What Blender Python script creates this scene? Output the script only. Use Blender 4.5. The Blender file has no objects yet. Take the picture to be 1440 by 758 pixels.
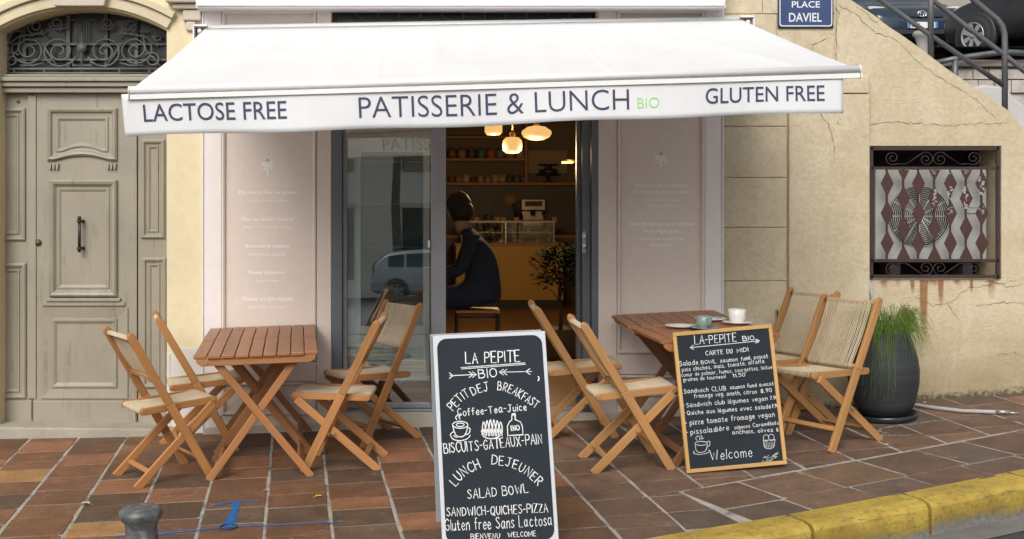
import bpy, bmesh, math, random
from mathutils import Vector, Matrix, noise as mnoise
R = math.radians
random.seed(7)
scene = bpy.context.scene
COL = scene.collection

# ------------------------------------------------------------------ camera, sky, sun, exposure
F_PX = 1700.0            # focal length in pixels of a 1440 px wide frame
CAM_D = 8.278            # metres from the shop wall (wall plane is Y = 0)
EYE = 1.6
cam_d = bpy.data.cameras.new('camera')
cam = bpy.data.objects.new('camera', cam_d)
COL.objects.link(cam)
cam.location = (0, -CAM_D, EYE)
cam.rotation_euler = (R(90), 0, 0)
cam_d.sensor_width = 36
cam_d.lens = 36 * F_PX / 1440
cam_d.shift_x = 138 / 1440
cam_d.shift_y = -107 / 1440
cam_d.clip_start = 0.05
cam_d.clip_end = 500
scene.camera = cam

SUN_EL, SUN_AZ = R(38), R(18)     # sun stands behind the camera, a little to the left
w = bpy.data.worlds.new('World')
scene.world = w
w.use_nodes = True
wn = w.node_tree
wn.nodes.clear()
sky = wn.nodes.new('ShaderNodeTexSky')
sky.sky_type = 'NISHITA'
sky.sun_disc = False
sky.sun_elevation = SUN_EL
sky.sun_rotation = R(180) + SUN_AZ
sky.dust_density = 3.0
hs = wn.nodes.new('ShaderNodeHueSaturation')
hs.inputs['Saturation'].default_value = 0.30
bg = wn.nodes.new('ShaderNodeBackground')
bg.inputs['Strength'].default_value = 0.115
wo = wn.nodes.new('ShaderNodeOutputWorld')
wn.links.new(sky.outputs[0], hs.inputs['Color'])
wn.links.new(hs.outputs[0], bg.inputs['Color'])
wn.links.new(bg.outputs[0], wo.inputs['Surface'])
sd = bpy.data.lights.new('sun', 'SUN')
sd.energy = 1.5
sd.angle = R(32)
sd.color = (1.0, 0.95, 0.88)
sun = bpy.data.objects.new('sun', sd)
COL.objects.link(sun)
sdir = Vector((-math.sin(SUN_AZ) * math.cos(SUN_EL), -math.cos(SUN_AZ) * math.cos(SUN_EL), math.sin(SUN_EL)))
sun.rotation_euler = sdir.to_track_quat('Z', 'Y').to_euler()
sun.location = (-6, -20, 25)
scene.view_settings.view_transform = 'Standard'
scene.view_settings.look = 'None'
scene.view_settings.exposure = 0.50
scene.view_settings.gamma = 1.0
scene.view_settings.use_curve_mapping = False
scene.render.engine = 'CYCLES'

# ------------------------------------------------------------------ measuring helpers
def AX(px, y=0.0): return (px - 582.0) * (CAM_D + y) / F_PX
def AZ(py, y=0.0): return EYE - (py - 272.0) * (CAM_D + y) / F_PX
def AT(px, py, y=0.0): return Vector((AX(px, y), y, AZ(py, y)))
def gz(x, y):
    """height of the sloping pavement"""
    x = max(-5.0, min(6.0, x)); y = max(-9.0, min(1.0, y))
    return .009 + .037 * x + .004 * x * x + .012 * y

# ------------------------------------------------------------------ materials
MATS = {}
class NT:
    def __init__(s, name):
        s.m = bpy.data.materials.new(name); s.m.use_nodes = True
        s.t = s.m.node_tree; s.t.nodes.clear()
        s.out = s.t.nodes.new('ShaderNodeOutputMaterial')
        s.b = s.t.nodes.new('ShaderNodeBsdfPrincipled')
        s.t.links.new(s.b.outputs[0], s.out.inputs['Surface'])
    def n(s, typ, **kw):
        nd = s.t.nodes.new(typ)
        for k, v in kw.items(): setattr(nd, k, v)
        return nd
    def l(s, a, b): s.t.links.new(a, b)
    def coord(s, which='Object', scale=(1, 1, 1)):
        tc = s.n('ShaderNodeTexCoord'); mp = s.n('ShaderNodeMapping')
        mp.inputs['Scale'].default_value = scale
        s.l(tc.outputs[which], mp.inputs['Vector'])
        return mp.outputs[0]
    def noise(s, vec, scale=5, detail=4, rough=.55):
        nd = s.n('ShaderNodeTexNoise')
        nd.inputs['Scale'].default_value = scale; nd.inputs['Detail'].default_value = detail
        nd.inputs['Roughness'].default_value = rough
        s.l(vec, nd.inputs['Vector'])
        return nd.outputs['Fac']
    def ramp(s, fac, stops):
        r = s.n('ShaderNodeValToRGB')
        el = r.color_ramp.elements
        while len(el) < len(stops): el.new(.5)
        for e, (p, c) in zip(el, stops):
            e.position = p; e.color = (c[0], c[1], c[2], 1) if hasattr(c, '__len__') else (c, c, c, 1)
        s.l(fac, r.inputs['Fac'])
        return r.outputs['Color']
    def mix(s, fac, a, b, blend='MIX'):
        m = s.n('ShaderNodeMix', data_type='RGBA', blend_type=blend)
        for sock, v in ((m.inputs[0], fac), (m.inputs[6], a), (m.inputs[7], b)):
            if isinstance(v, (int, float)): sock.default_value = v
            elif isinstance(v, tuple): sock.default_value = (v[0], v[1], v[2], 1)
            else: s.l(v, sock)
        return m.outputs[2]
    def math(s, op, a, b=0.0, clamp=False):
        m = s.n('ShaderNodeMath', operation=op); m.use_clamp = clamp
        for i, v in enumerate((a, b)):
            if isinstance(v, (int, float)): m.inputs[i].default_value = v
            else: s.l(v, m.inputs[i])
        return m.outputs[0]
    def bump(s, h, strength=.3, dist=.01, prev=None):
        b = s.n('ShaderNodeBump'); b.inputs['Strength'].default_value = strength
        b.inputs['Distance'].default_value = dist
        s.l(h, b.inputs['Height'])
        if prev is not None: s.l(prev, b.inputs['Normal'])
        s.l(b.outputs[0], s.b.inputs['Normal'])
        return b.outputs[0]
    def color(s, c):
        if isinstance(c, tuple): s.b.inputs['Base Color'].default_value = (c[0], c[1], c[2], 1)
        else: s.l(c, s.b.inputs['Base Color'])
    def setv(s, rough=None, metal=None, spec=None):
        if rough is not None: s.b.inputs['Roughness'].default_value = rough
        if metal is not None: s.b.inputs['Metallic'].default_value = metal
        if spec is not None: s.b.inputs['Specular IOR Level'].default_value = spec

def mul(c, k): return tuple(min(1, x * k) for x in c)
def M(name, col, rough=.6, var=.12, scale=3.0, bump=0.0, bscale=60, metal=0.0, spec=.5, fine=.05):
    """paint / plaster / metal with soft uneven tone and fine surface relief"""
    if name in MATS: return MATS[name]
    t = NT(name); v = t.coord('Object')
    a = t.noise(v, scale, 5, .6)
    c = t.ramp(a, [(.25, mul(col, 1 - var)), (.75, mul(col, 1 + var))])
    b = t.noise(v, scale * 13, 3, .6)
    c = t.mix(1.0, c, t.ramp(b, [(.3, 1 - fine), (.7, 1.0)]), 'MULTIPLY')
    t.color(c); t.setv(rough, metal, spec)
    r = t.ramp(a, [(.2, max(0, rough - .08)), (.8, min(1, rough + .08))]); t.l(r, t.b.inputs['Roughness'])
    if bump: t.bump(t.noise(v, bscale, 4, .6), bump, .01)
    MATS[name] = t.m
    return t.m

def wood(name, col, dark, rough=.5, grey=0.0):
    if name in MATS: return MATS[name]
    t = NT(name); v = t.coord('UV', (1.6, 26, 1)); v2 = t.coord('UV', (.7, 3, 1))
    g = t.noise(v, 2.2, 6, .65); big = t.noise(v2, 1.7, 3, .5)
    c = t.ramp(g, [(.28, dark), (.5, col), (.78, mul(col, 1.25))])
    c = t.mix(.55, c, t.ramp(big, [(.3, mul(col, .62)), (.7, mul(col, 1.22))]))
    if grey:
        vo = t.coord('Object'); k = t.ramp(t.noise(vo, 7, 5, .65), [(.45, 0.0), (.75, grey)])
        c = t.mix(k, c, (.28, .22, .17))
    t.color(c); t.setv(rough, 0, .4)
    t.bump(g, .12, .004)
    MATS[name] = t.m
    return t.m

def glass(name, refl=.12, tint=(.93, .96, .95), rough=0.0):
    if name in MATS: return MATS[name]
    t = NT(name); t.t.nodes.remove(t.b)
    tr = t.n('ShaderNodeBsdfTransparent'); tr.inputs[0].default_value = (*tint, 1)
    gl = t.n('ShaderNodeBsdfGlossy'); gl.inputs['Roughness'].default_value = rough
    gl.inputs[0].default_value = (.95, .97, 1, 1)
    fr = t.n('ShaderNodeFresnel'); fr.inputs['IOR'].default_value = 1.5
    f = t.math('ADD', fr.outputs[0], refl, True)
    mx = t.n('ShaderNodeMixShader')
    t.l(f, mx.inputs[0]); t.l(tr.outputs[0], mx.inputs[1]); t.l(gl.outputs[0], mx.inputs[2])
    t.l(mx.outputs[0], t.out.inputs['Surface'])
    MATS[name] = t.m
    return t.m

def emit(name, col, strength):
    if name in MATS: return MATS[name]
    t = NT(name)
    t.color(mul(col, .08)); t.b.inputs['Emission Color'].default_value = (*col, 1)
    t.b.inputs['Emission Strength'].default_value = strength
    MATS[name] = t.m
    return t.m

def cloth(name, col, trans=.25):
    if name in MATS: return MATS[name]
    t = NT(name); v = t.coord('Object')
    a = t.noise(v, 1.6, 5, .65)
    c = t.ramp(a, [(.28, mul(col, .955)), (.6, col)])
    c = t.mix(1.0, c, t.ramp(t.noise(t.coord('Object', (6, 1.2, 1.2)), 1.3, 5, .7), [(.30, .965), (.5, 1.0)]), 'MULTIPLY')
    spots = t.ramp(t.noise(v, 46, 2, .5), [(.24, .93), (.31, 1.0)])
    c = t.mix(1.0, c, spots, 'MULTIPLY')
    t.color(c); t.setv(.8, 0, .25)
    tl = t.n('ShaderNodeBsdfTranslucent'); t.l(c, tl.inputs[0])
    mx = t.n('ShaderNodeMixShader'); mx.inputs[0].default_value = trans
    t.l(t.b.outputs[0], mx.inputs[1]); t.l(tl.outputs[0], mx.inputs[2]); t.l(mx.outputs[0], t.out.inputs['Surface'])
    t.bump(t.noise(v, 3.2, 3, .5), .25, .02)
    MATS[name] = t.m
    return t.m

# ------------------------------------------------------------------ mesh builder
class MB:
    def __init__(s): s.v = []; s.f = []; s.uv = []; s.sm = []; s.tint = None
    def add(s, vs, fs, uvs=None, smooth=False):
        o = len(s.v); s.v += [tuple(v) for v in vs]
        for i, f in enumerate(fs):
            s.f.append(tuple(o + k for k in f))
            s.uv.append(uvs[i] if uvs else [(vs[k][0], vs[k][2]) for k in f])
            s.sm.append(smooth)
        return s
    def hexa(s, c, uvscale=None):
        """8 corners: index = 4*a + 2*b + c along three axes; a is the long axis for the grain"""
        fs = [(0, 1, 3, 2), (4, 6, 7, 5), (0, 4, 5, 1), (2, 3, 7, 6), (0, 2, 6, 4), (1, 5, 7, 3)]
        L = (Vector(c[4]) - Vector(c[0])).length; W = (Vector(c[2]) - Vector(c[0])).length; T = (Vector(c[1]) - Vector(c[0])).length
        ou, ov = random.random() * 20, random.random() * 20
        def uvof(k, face):
            a, b, d = (k >> 2) & 1, (k >> 1) & 1, k & 1
            if face in (0, 1): return (ou + b * W * .2, ov + d * T)
            if face in (2, 3): return (ou + a * L, ov + d * T + 3)
            return (ou + a * L, ov + b * W)
        return s.add(c, fs, [[uvof(k, i) for k in f] for i, f in enumerate(fs)])
    def box(s, x0, x1, y0, y1, z0, z1, long=None):
        d = (x1 - x0, y1 - y0, z1 - z0)
        ax = long if long is not None else max(range(3), key=lambda i: d[i])
        o = [ax] + [i for i in range(3) if i != ax]
        lo, hi = (x0, y0, z0), (x1, y1, z1)
        c = []
        for k in range(8):
            p = [0, 0, 0]
            for j, bit in enumerate((4, 2, 1)): p[o[j]] = hi[o[j]] if k & bit else lo[o[j]]
            c.append(tuple(p))
        return s.hexa(c)
    def bar(s, p, q, w, t, side=(0, 1, 0)):
        """bar from p to q, w wide along 'side' and t thick across it"""
        p, q, sd = Vector(p), Vector(q), Vector(side)
        d = (q - p).normalized(); sd = (sd - d * sd.dot(d)).normalized(); up = d.cross(sd)
        c = []
        for k in range(8):
            b = q if k & 4 else p
            c.append(tuple(b + sd * (w / 2 if k & 2 else -w / 2) + up * (t / 2 if k & 1 else -t / 2)))
        return s.hexa(c)
    def tube(s, pts, r, n=8, cap=True, closed=False):
        pts = [Vector(p) for p in pts]; m = len(pts)
        rr = r if hasattr(r, '__len__') else [r] * m
        prev = None; vs = []; fs = []
        for i, p in enumerate(pts):
            if closed: d = pts[(i + 1) % m] - pts[i - 1]
            else: d = pts[min(i + 1, m - 1)] - pts[max(i - 1, 0)]
            d.normalize()
            if prev is None:
                a = Vector((0, 0, 1)) if abs(d.z) < .9 else Vector((1, 0, 0))
                u = d.cross(a).normalized()
            else:
                u = prev - d * prev.dot(d)
                u = u.normalized() if u.length > 1e-6 else d.orthogonal().normalized()
            prev = u; v = d.cross(u)
            for k in range(n):
                t = 2 * math.pi * k / n
                vs.append(p + (u * math.cos(t) + v * math.sin(t)) * rr[i])
        for i in range(m if closed else m - 1):
            j = (i + 1) % m
            for k in range(n):
                k2 = (k + 1) % n
                fs.append((i * n + k, i * n + k2, j * n + k2, j * n + k))
        if cap and not closed:
            fs.append(tuple(range(n))[::-1]); fs.append(tuple((m - 1) * n + k for k in range(n)))
        return s.add(vs, fs, None, True)
    def lathe(s, prof, c=(0, 0, 0), n=32, axis='Z', smooth=True):
        vs = []; fs = []; m = len(prof)
        for (r, z) in prof:
            for k in range(n):
                t = 2 * math.pi * k / n
                a, b = r * math.cos(t), r * math.sin(t)
                p = (a, b, z) if axis == 'Z' else ((a, z, b) if axis == 'Y' else (z, a, b))
                vs.append((c[0] + p[0], c[1] + p[1], c[2] + p[2]))
        for i in range(m - 1):
            for k in range(n):
                k2 = (k + 1) % n
                fs.append((i * n + k, i * n + k2, (i + 1) * n + k2, (i + 1) * n + k))
        fs.append(tuple(range(n))[::-1]); fs.append(tuple((m - 1) * n + k for k in range(n)))
        return s.add(vs, fs, None, smooth)
    def prism(s, poly, y0, y1):
        """polygon in XZ extruded along Y"""
        n = len(poly)
        vs = [(x, y0, z) for x, z in poly] + [(x, y1, z) for x, z in poly]
        fs = [tuple(range(n)), tuple(range(n, 2 * n))[::-1]] + [(i, i + n, (i + 1) % n + n, (i + 1) % n) for i in range(n)]
        return s.add(vs, fs)
    def rings(s, x0, x1, z0, z1, prof, fill=True):
        """nested rectangles facing -Y: prof = [(inset, y), ...]; builds raised panels and mouldings"""
        vs = []; fs = []
        for (i, y) in prof:
            vs += [(x0 + i, y, z0 + i), (x1 - i, y, z0 + i), (x1 - i, y, z1 - i), (x0 + i, y, z1 - i)]
        for k in range(len(prof) - 1):
            a, b = 4 * k, 4 * k + 4
            for j in range(4):
                j2 = (j + 1) % 4
                fs.append((a + j, a + j2, b + j2, b + j))
        if fill: b = 4 * (len(prof) - 1); fs.append((b, b + 1, b + 2, b + 3))
        return s.add(vs, fs)
    def grid(s, P, nu, nv, smooth=True):
        vs = [P(i / nu, j / nv) for j in range(nv + 1) for i in range(nu + 1)]
        fs = []; uv = []
        for j in range(nv):
            for i in range(nu):
                a = j * (nu + 1) + i
                fs.append((a, a + 1, a + nu + 2, a + nu + 1))
                uv.append([(i / nu, j / nv), ((i + 1) / nu, j / nv), ((i + 1) / nu, (j + 1) / nv), (i / nu, (j + 1) / nv)])
        return s.add(vs, fs, uv, smooth)
    def build(s, name, mat, parent=None, bevel=0.0, rel=False, recalc=True, segs=2, solid=0.0):
        """one mesh object; rel=True: coordinates are world ones, moved into the parent's frame"""
        off = Vector(parent.get('_o', (0, 0, 0))) if (rel and parent is not None) else Vector((0, 0, 0))
        me = bpy.data.meshes.new(name)
        me.from_pydata([tuple(Vector(v) - off) for v in s.v], [], s.f)
        ul = me.uv_layers.new(name='UVMap'); i = 0
        flat = []
        for u in s.uv:
            for (a, b) in u: flat += [a, b]
        ul.data.foreach_set('uv', flat)
        me.polygons.foreach_set('use_smooth', s.sm)
        if recalc:
            bm = bmesh.new(); bm.from_mesh(me)
            bmesh.ops.recalc_face_normals(bm, faces=bm.faces); bm.to_mesh(me); bm.free()
        me.update()
        me.materials.append(mat)
        o = bpy.data.objects.new(name, me); COL.objects.link(o)
        if parent is not None: o.parent = parent
        if solid:
            sm = o.modifiers.new('thickness', 'SOLIDIFY'); sm.thickness = solid; sm.offset = 0
        if bevel:
            b = o.modifiers.new('bevel', 'BEVEL'); b.width = bevel; b.segments = segs; b.limit_method = 'ANGLE'; b.angle_limit = R(40)
            b.harden_normals = False
        return o

def tag(o, label, cat, group=None, kind=None):
    o['label'] = label; o['category'] = cat
    if group: o['group'] = group
    if kind: o['kind'] = kind
    return o
def struct(o, kind='structure'):
    o['kind'] = kind; return o
def thing(name, label, cat, loc=(0, 0, 0), rz=0.0, group=None):
    o = bpy.data.objects.new(name, None); COL.objects.link(o)
    o.location = loc; o.rotation_euler = (0, 0, rz); o.empty_display_size = .1
    o['_o'] = tuple(loc)
    return tag(o, label, cat, group)
def ground_pose(o, x, y, rz, z=None):
    """stand o on the sloping pavement, turned rz about the ground's normal"""
    e = .05
    nx = -(gz(x + e, y) - gz(x - e, y)) / (2 * e); ny = -(gz(x, y + e) - gz(x, y - e)) / (2 * e)
    n = Vector((nx, ny, 1)).normalized()
    q = Vector((0, 0, 1)).rotation_difference(n)
    m = q.to_matrix() @ Matrix.Rotation(rz, 3, 'Z')
    o.rotation_euler = m.to_euler()
    o.location = (x, y, gz(x, y) if z is None else z)
def dup(root):
    r = root.copy(); COL.objects.link(r)
    for ch in list(root.children):
        c = ch.copy(); COL.objects.link(c); c.parent = r
        for g in list(ch.children):
            d = g.copy(); COL.objects.link(d); d.parent = c
    return r

# ------------------------------------------------------------------ lettering
def text_geo(txt, bold=0.0):
    cu = bpy.data.curves.new('lettering_curve', 'FONT')
    cu.body = txt; cu.size = 1.0; cu.offset = bold; cu.resolution_u = 4
    ob = bpy.data.objects.new('lettering_curve', cu); COL.objects.link(ob)
    bpy.context.view_layer.update()
    dg = bpy.context.evaluated_depsgraph_get()
    me = bpy.data.meshes.new_from_object(ob.evaluated_get(dg))
    vs = [(v.co.x, v.co.y) for v in me.vertices]; fs = [tuple(p.vertices) for p in me.polygons]
    bpy.data.objects.remove(ob); bpy.data.curves.remove(cu); bpy.data.meshes.remove(me)
    return vs, fs
CAPH = .729 * .965        # cap height of the built-in face at size 1 (measured below)
_vs, _ = text_geo('H'); CAPH = max(v[1] for v in _vs) - min(v[1] for v in _vs)
def put_text(mb, txt, mapf, u0, u1, base, cap, bold=0.0):
    """text fitted between u0 and u1 with the given cap height; mapf(u, v) -> point"""
    vs, fs = text_geo(txt, bold)
    a, b = min(v[0] for v in vs), max(v[0] for v in vs)
    sx = (u1 - u0) / (b - a); sy = cap / CAPH
    mb.add([mapf(u0 + (x - a) * sx, base + y * sy) for x, y in vs], fs)
def put_centered(mb, txt, mapf, uc, base, cap, bold=0.0, track=1.0):
    vs, fs = text_geo(txt, bold); a, b = min(v[0] for v in vs), max(v[0] for v in vs); s = cap / CAPH
    wd = (b - a) * s * track
    mb.add([mapf(uc - wd / 2 + (x - a) * s * track, base + y * s) for x, y in vs], fs)

# hand-written chalk letters: strokes on a grid, cap height 10, x-height 6; c = curved, l = straight
HAND = {
'A': 'l0,0 3,10 6,0|l1,3.6 5.2,3.6', 'B': 'l0,0 0,10|c0,10 4.4,9.2 4.2,6 0,5.3|c0,5.3 5.4,4.6 5,.6 0,0',
'C': 'c5.6,8.4 3.2,10 .4,7 .4,3 3,0 5.6,1.6', 'D': 'l0,0 0,10|c0,10 4.4,8.8 6,5 4.4,1.2 0,0',
'E': 'l5,10 0,10 0,0 5,0|l0,5.2 4,5.2', 'F': 'l5.2,10 0,10 0,0|l0,5.2 4,5.2',
'G': 'c5.6,8.4 3.2,10 .4,7 .4,3 3,0 5.4,1.4 5.6,4.4|l3,4.4 5.8,4.4', 'H': 'l0,0 0,10|l5.4,0 5.4,10|l0,5 5.4,5',
'I': 'l0,0 0,10', 'J': 'c4,10 4,3 2.6,0 0,1.4|l1.6,10 6,10', 'K': 'l0,0 0,10|l5,10 0,4.6 5.2,0',
'L': 'l0,10 0,0 5,0', 'M': 'l0,0 .6,10 3.6,3 6.6,10 7.2,0', 'N': 'l0,0 0,10 5.6,0 5.6,10',
'O': 'c3.2,10 .4,7.6 .4,2.6 3.2,0 6,2.6 6,7.6 3.2,10', 'P': 'l0,0 0,10|c0,10 4.8,9.4 4.8,5.4 0,4.6',
'Q': 'c3.2,10 .4,7.6 .4,2.6 3.2,0 6,2.6 6,7.6 3.2,10|l3.6,2.6 6.4,-.8', 'R': 'l0,0 0,10|c0,10 4.8,9.4 4.8,5.8 0,5|l1.6,5 5.4,0',
'S': 'c5,8.6 2.6,10 .4,8 2.8,5.4 5.2,2.8 2.8,0 0,1.4', 'T': 'l0,10 6.4,10|l3.2,10 3.2,0',
'U': 'c0,10 .2,3 2.8,0 5.4,3 5.6,10', 'V': 'l0,10 3,0 6,10', 'W': 'l0,10 2.2,0 4.4,7.4 6.6,0 8.8,10', 'X': 'l0,0 5.6,10|l0,10 5.6,0',
'Y': 'l0,10 2.8,5 5.6,10|l2.8,5 2.8,0', 'Z': 'l0,10 5.4,10 0,0 5.4,0',
'a': 'c4.4,5.4 2,6.4 .2,3 1.8,0 4.2,2.6|c4.5,6.2 4.3,1.6 5.4,.2', 'b': 'l0,10 0,0|c0,4.4 2.6,6.4 4.6,3 2.4,0 0,1.4',
'c': 'c4.2,5.2 2,6.4 .2,3 2,0 4.4,1', 'd': 'c4.2,4.8 2,6.4 .2,3 2,0 4.2,2.2|l4.4,10 4.4,0',
'e': 'c.4,3.2 4.2,3.6 2.6,6.4 .2,3.4 1.8,0 4.4,1.2', 'f': 'c4,9.4 2.4,10 1.6,7.6 1.6,0|l0,6 3.6,6',
'g': 'c4.2,5.4 2,6.4 .2,3.4 2,.6 4.2,3|c4.4,6.2 4.4,-1 2.4,-3.4 .4,-2.2', 'h': 'l0,10 0,0|c0,3.6 2.6,6.4 4.2,4.4 4.2,0',
'i': 'l0,6 0,0|l0,8.2 .2,8.6', 'j': 'c1.4,6 1.4,-1.6 -.6,-2.6|l1.4,8.2 1.6,8.6', 'k': 'l0,10 0,0|l3.6,6 0,2.6 4,0',
'l': 'l0,10 0,0', 'm': 'l0,6 0,0|c0,4 1.8,6.4 3,4.6 3,0|c3,4 4.8,6.4 6.2,4.6 6.2,0', 'n': 'l0,6 0,0|c0,3.8 2.4,6.6 4,4.6 4.2,0',
'o': 'c2.2,6.2 .2,4.6 .2,1.6 2.2,0 4.2,1.6 4.2,4.6 2.2,6.2', 'p': 'l0,6 0,-3.4|c0,4.6 2.6,6.6 4.6,3.2 2.4,0 0,1.4',
'q': 'c4.2,5 2,6.4 .2,3 2,0 4.2,2.2|l4.4,6 4.4,-3.4', 'r': 'l0,6 0,0|c0,3.6 1.6,6 3.4,5.6', 's': 'c3.8,5.4 2,6.4 .6,4.8 2.2,3 3.8,1.4 2,0 0,.8',
't': 'c1.6,9 1.6,1.6 2.6,0 4,.8|l0,6 3.8,6', 'u': 'c0,6 .2,1 2,0 4,2.4|l4.2,6 4.3,0', 'v': 'l0,6 2.2,0 4.4,6',
'w': 'l0,6 1.6,0 3.2,5 4.8,0 6.4,6', 'x': 'l0,0 4,6|l0,6 4,0', 'y': 'l0,6 2.2,.6|l4.4,6 1,-3.4', 'z': 'l0,6 4,6 0,0 4,0',
'0': 'c2.4,10 .2,7.6 .2,2.4 2.4,0 4.6,2.4 4.6,7.6 2.4,10', '1': 'l0,8 2,10 2,0', '5': 'l4.4,10 .6,10 .4,5.8|c.4,5.8 4.4,6 4.2,1 0,.6',
'6': 'c4,9.6 1.2,7.6 .2,2.8 2.4,0 4.4,2.6 2.4,5.2 .4,3', '7': 'l0,10 4.4,10 1.4,0', '8': 'c2.4,10 .4,8 2.4,5.4 4.6,2.6 2.4,0 .2,2.6 2.4,5.4 4.4,8 2.4,10',
'9': 'c4.2,7.4 2.2,5 .4,7.4 2.2,10 4.2,7.8 3.6,3 1.4,0', '.': 'l0,.2 .3,.6', ',': 'l.6,.8 0,-1.4', '-': 'l0,4.6 3,4.8', '*': 'l0,3 .5,3.4 .2,3.8 -.2,3.3 .3,3.1', "'": 'l0,10 .3,8.4',
}
def catmull(p, n=5):
    if len(p) < 3: return p
    closed = p[0] == p[-1]
    out = []
    m = len(p)
    for i in range(m - 1):
        p0 = p[i - 1] if i > 0 else (p[-2] if closed else p[0]); p1, p2 = p[i], p[i + 1]
        p3 = p[i + 2] if i + 2 < m else (p[1] if closed else p[-1])
        for k in range(n):
            t = k / n
            out.append(tuple(.5 * ((2 * p1[d]) + (-p0[d] + p2[d]) * t + (2 * p0[d] - 5 * p1[d] + 4 * p2[d] - p3[d]) * t * t
                                   + (-p0[d] + 3 * p1[d] - 3 * p2[d] + p3[d]) * t ** 3) for d in (0, 1)))
    out.append(p[-1])
    return out
def glyph(ch):
    res = []; wd = 0
    acc = {'é': "e|l2,7.4 3.6,8.8", 'è': "e|l3.6,7.4 2,8.8", 'ï': "i", }
    src = HAND.get(ch)
    if src is None and ch in acc:
        base, *rest = acc[ch].split('|'); src = '|'.join([HAND[base]] + rest)
    if src is None: return [], 3
    for st in src.split('|'):
        pts = [tuple(float(a) for a in q.split(',')) for q in st[1:].split()]
        if st[0] == 'c': pts = catmull(pts)
        res.append(pts); wd = max(wd, max(p[0] for p in pts))
    return res, wd
def ribbon(mb, pts, wd, mapf):
    """flat chalk stroke through 2D points, slightly uneven in width"""
    m = len(pts)
    if m < 2: return
    vs = []
    L0 = pts[0]; d0 = (pts[1][0] - L0[0], pts[1][1] - L0[1])
    for i, p in enumerate(pts):
        a = pts[max(i - 1, 0)]; b = pts[min(i + 1, m - 1)]
        dx, dy = b[0] - a[0], b[1] - a[1]; n = math.hypot(dx, dy) or 1e-6
        dx /= n; dy /= n
        k = 1.0
        if 0 < i < m - 1:
            e1 = (p[0] - a[0], p[1] - a[1]); l1 = math.hypot(*e1) or 1e-6
            k = 1 / max(.55, abs((e1[0] * dx + e1[1] * dy) / l1))
        hw = wd / 2 * k * random.uniform(.82, 1.15)
        ex = (-.35 * wd if i == 0 else (.35 * wd if i == m - 1 else 0))
        vs.append(mapf(p[0] + dx * ex - dy * hw, p[1] + dy * ex + dx * hw)); vs.append(mapf(p[0] + dx * ex + dy * hw, p[1] + dy * ex - dx * hw))
    mb.add(vs, [(2 * i, 2 * i + 1, 2 * i + 3, 2 * i + 2) for i in range(m - 1)])
def hand(mb, txt, path, cap, wd, mapf, fit=True, wob=1.0):
    """hand lettering along a baseline path [(x, y)...] (y up)"""
    sm = catmull([tuple(p) for p in path], 8) if len(path) > 2 else [path[0], path[1]]
    seg = [math.dist(sm[i], sm[i + 1]) for i in range(len(sm) - 1)]; tot = sum(seg)
    def atl(d):
        if d <= 0: i, t = 0, d / (seg[0] or 1)
        else:
            i = 0
            while i < len(seg) - 1 and d > seg[i]: d -= seg[i]; i += 1
            t = d / (seg[i] or 1)
        a, b = sm[i], sm[i + 1]
        return (a[0] + (b[0] - a[0]) * t, a[1] + (b[1] - a[1]) * t), math.atan2(b[1] - a[1], b[0] - a[0])
    items = []; x = 0
    for ch in txt:
        g, wch = glyph(ch)
        if ch == ' ': x += 5.2; continue
        items.append((g, x, wch)); x += wch + 2.5
    x -= 2.5
    sy = cap / 10; sx = tot / x if fit else sy
    for g, gx, wch in items:
        (bx, by), an = atl((gx + wch / 2) * sx)
        an += random.uniform(-.05, .05) * wob; ks = random.uniform(.93, 1.06); dy = random.uniform(-.35, .35) * sy * wob
        ca, sa = math.cos(an), math.sin(an)
        for st in g:
            q = []
            for (a, b) in st:
                lx = (a - wch / 2) * sx * ks; ly = b * sy * ks + dy
                q.append((bx + lx * ca - ly * sa, by + lx * sa + ly * ca))
            ribbon(mb, q, wd * random.uniform(.88, 1.12), mapf)
def circ(cx, cy, rx, ry=None, a0=0, a1=360, n=20):
    ry = rx if ry is None else ry
    return [(cx + rx * math.cos(R(a0 + (a1 - a0) * i / n)), cy + ry * math.sin(R(a0 + (a1 - a0) * i / n))) for i in range(n + 1)]

# ================================================================== GROUND
KERB = [(-14, -7.2), (-6, -5.4), (-3, -4.7), (-1.2, -4.05), (0.2, -3.2), (1.03, -2.76), (1.69, -2.52), (2.45, -2.22), (3.21, -1.91), (4.2, -1.49), (5.4, -1.0), (7, -.6), (9, -.4), (16, -.4)]
SEAM = [(-14, -9.0), (1.39, -1.96), (2.1, -1.66), (3.67, -1.02), (4.6, -.65), (6, -.2), (16, .3)]
def lerp_line(L, x):
    for (a, b), (c, d) in zip(L, L[1:]):
        if x <= c: return b + (d - b) * (x - a) / (c - a)
    return L[-1][1]
def kerb_y(x): return lerp_line(KERB, x)

# road: one sheet out to the horizon
t = NT('asphalt'); v = t.coord('Object')
a = t.noise(v, 1.3, 6, .65); b = t.noise(v, 90, 2, .7)
c = t.ramp(a, [(.3, (.035, .035, .037)), (.7, (.06, .06, .062))])
c = t.mix(1.0, c, t.ramp(b, [(.35, .55), (.65, 1.6)]), 'MULTIPLY'); t.color(c); t.setv(.85, 0, .3)
t.bump(b, .6, .008); MATS['asphalt'] = t.m
mb = MB()
xs = [-160, -60, -25, -12, -8, -6, -5] + [-4 + .5 * i for i in range(19)] + [5.5, 6, 8, 14, 30, 70, 160]
ys = [-160, -70, -40, -34, -25, -15, -9, -7, -6, -5, -4.5, -4, -3.5, -3, -2.5, -2, -1.5, -1, -.5, 0, .5, 1, 1.5]
vs = [(x, y, gz(x, y) - .165 - .07 * max(0, min(25, -9 - y))) for y in ys for x in xs]
nx = len(xs)
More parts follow.
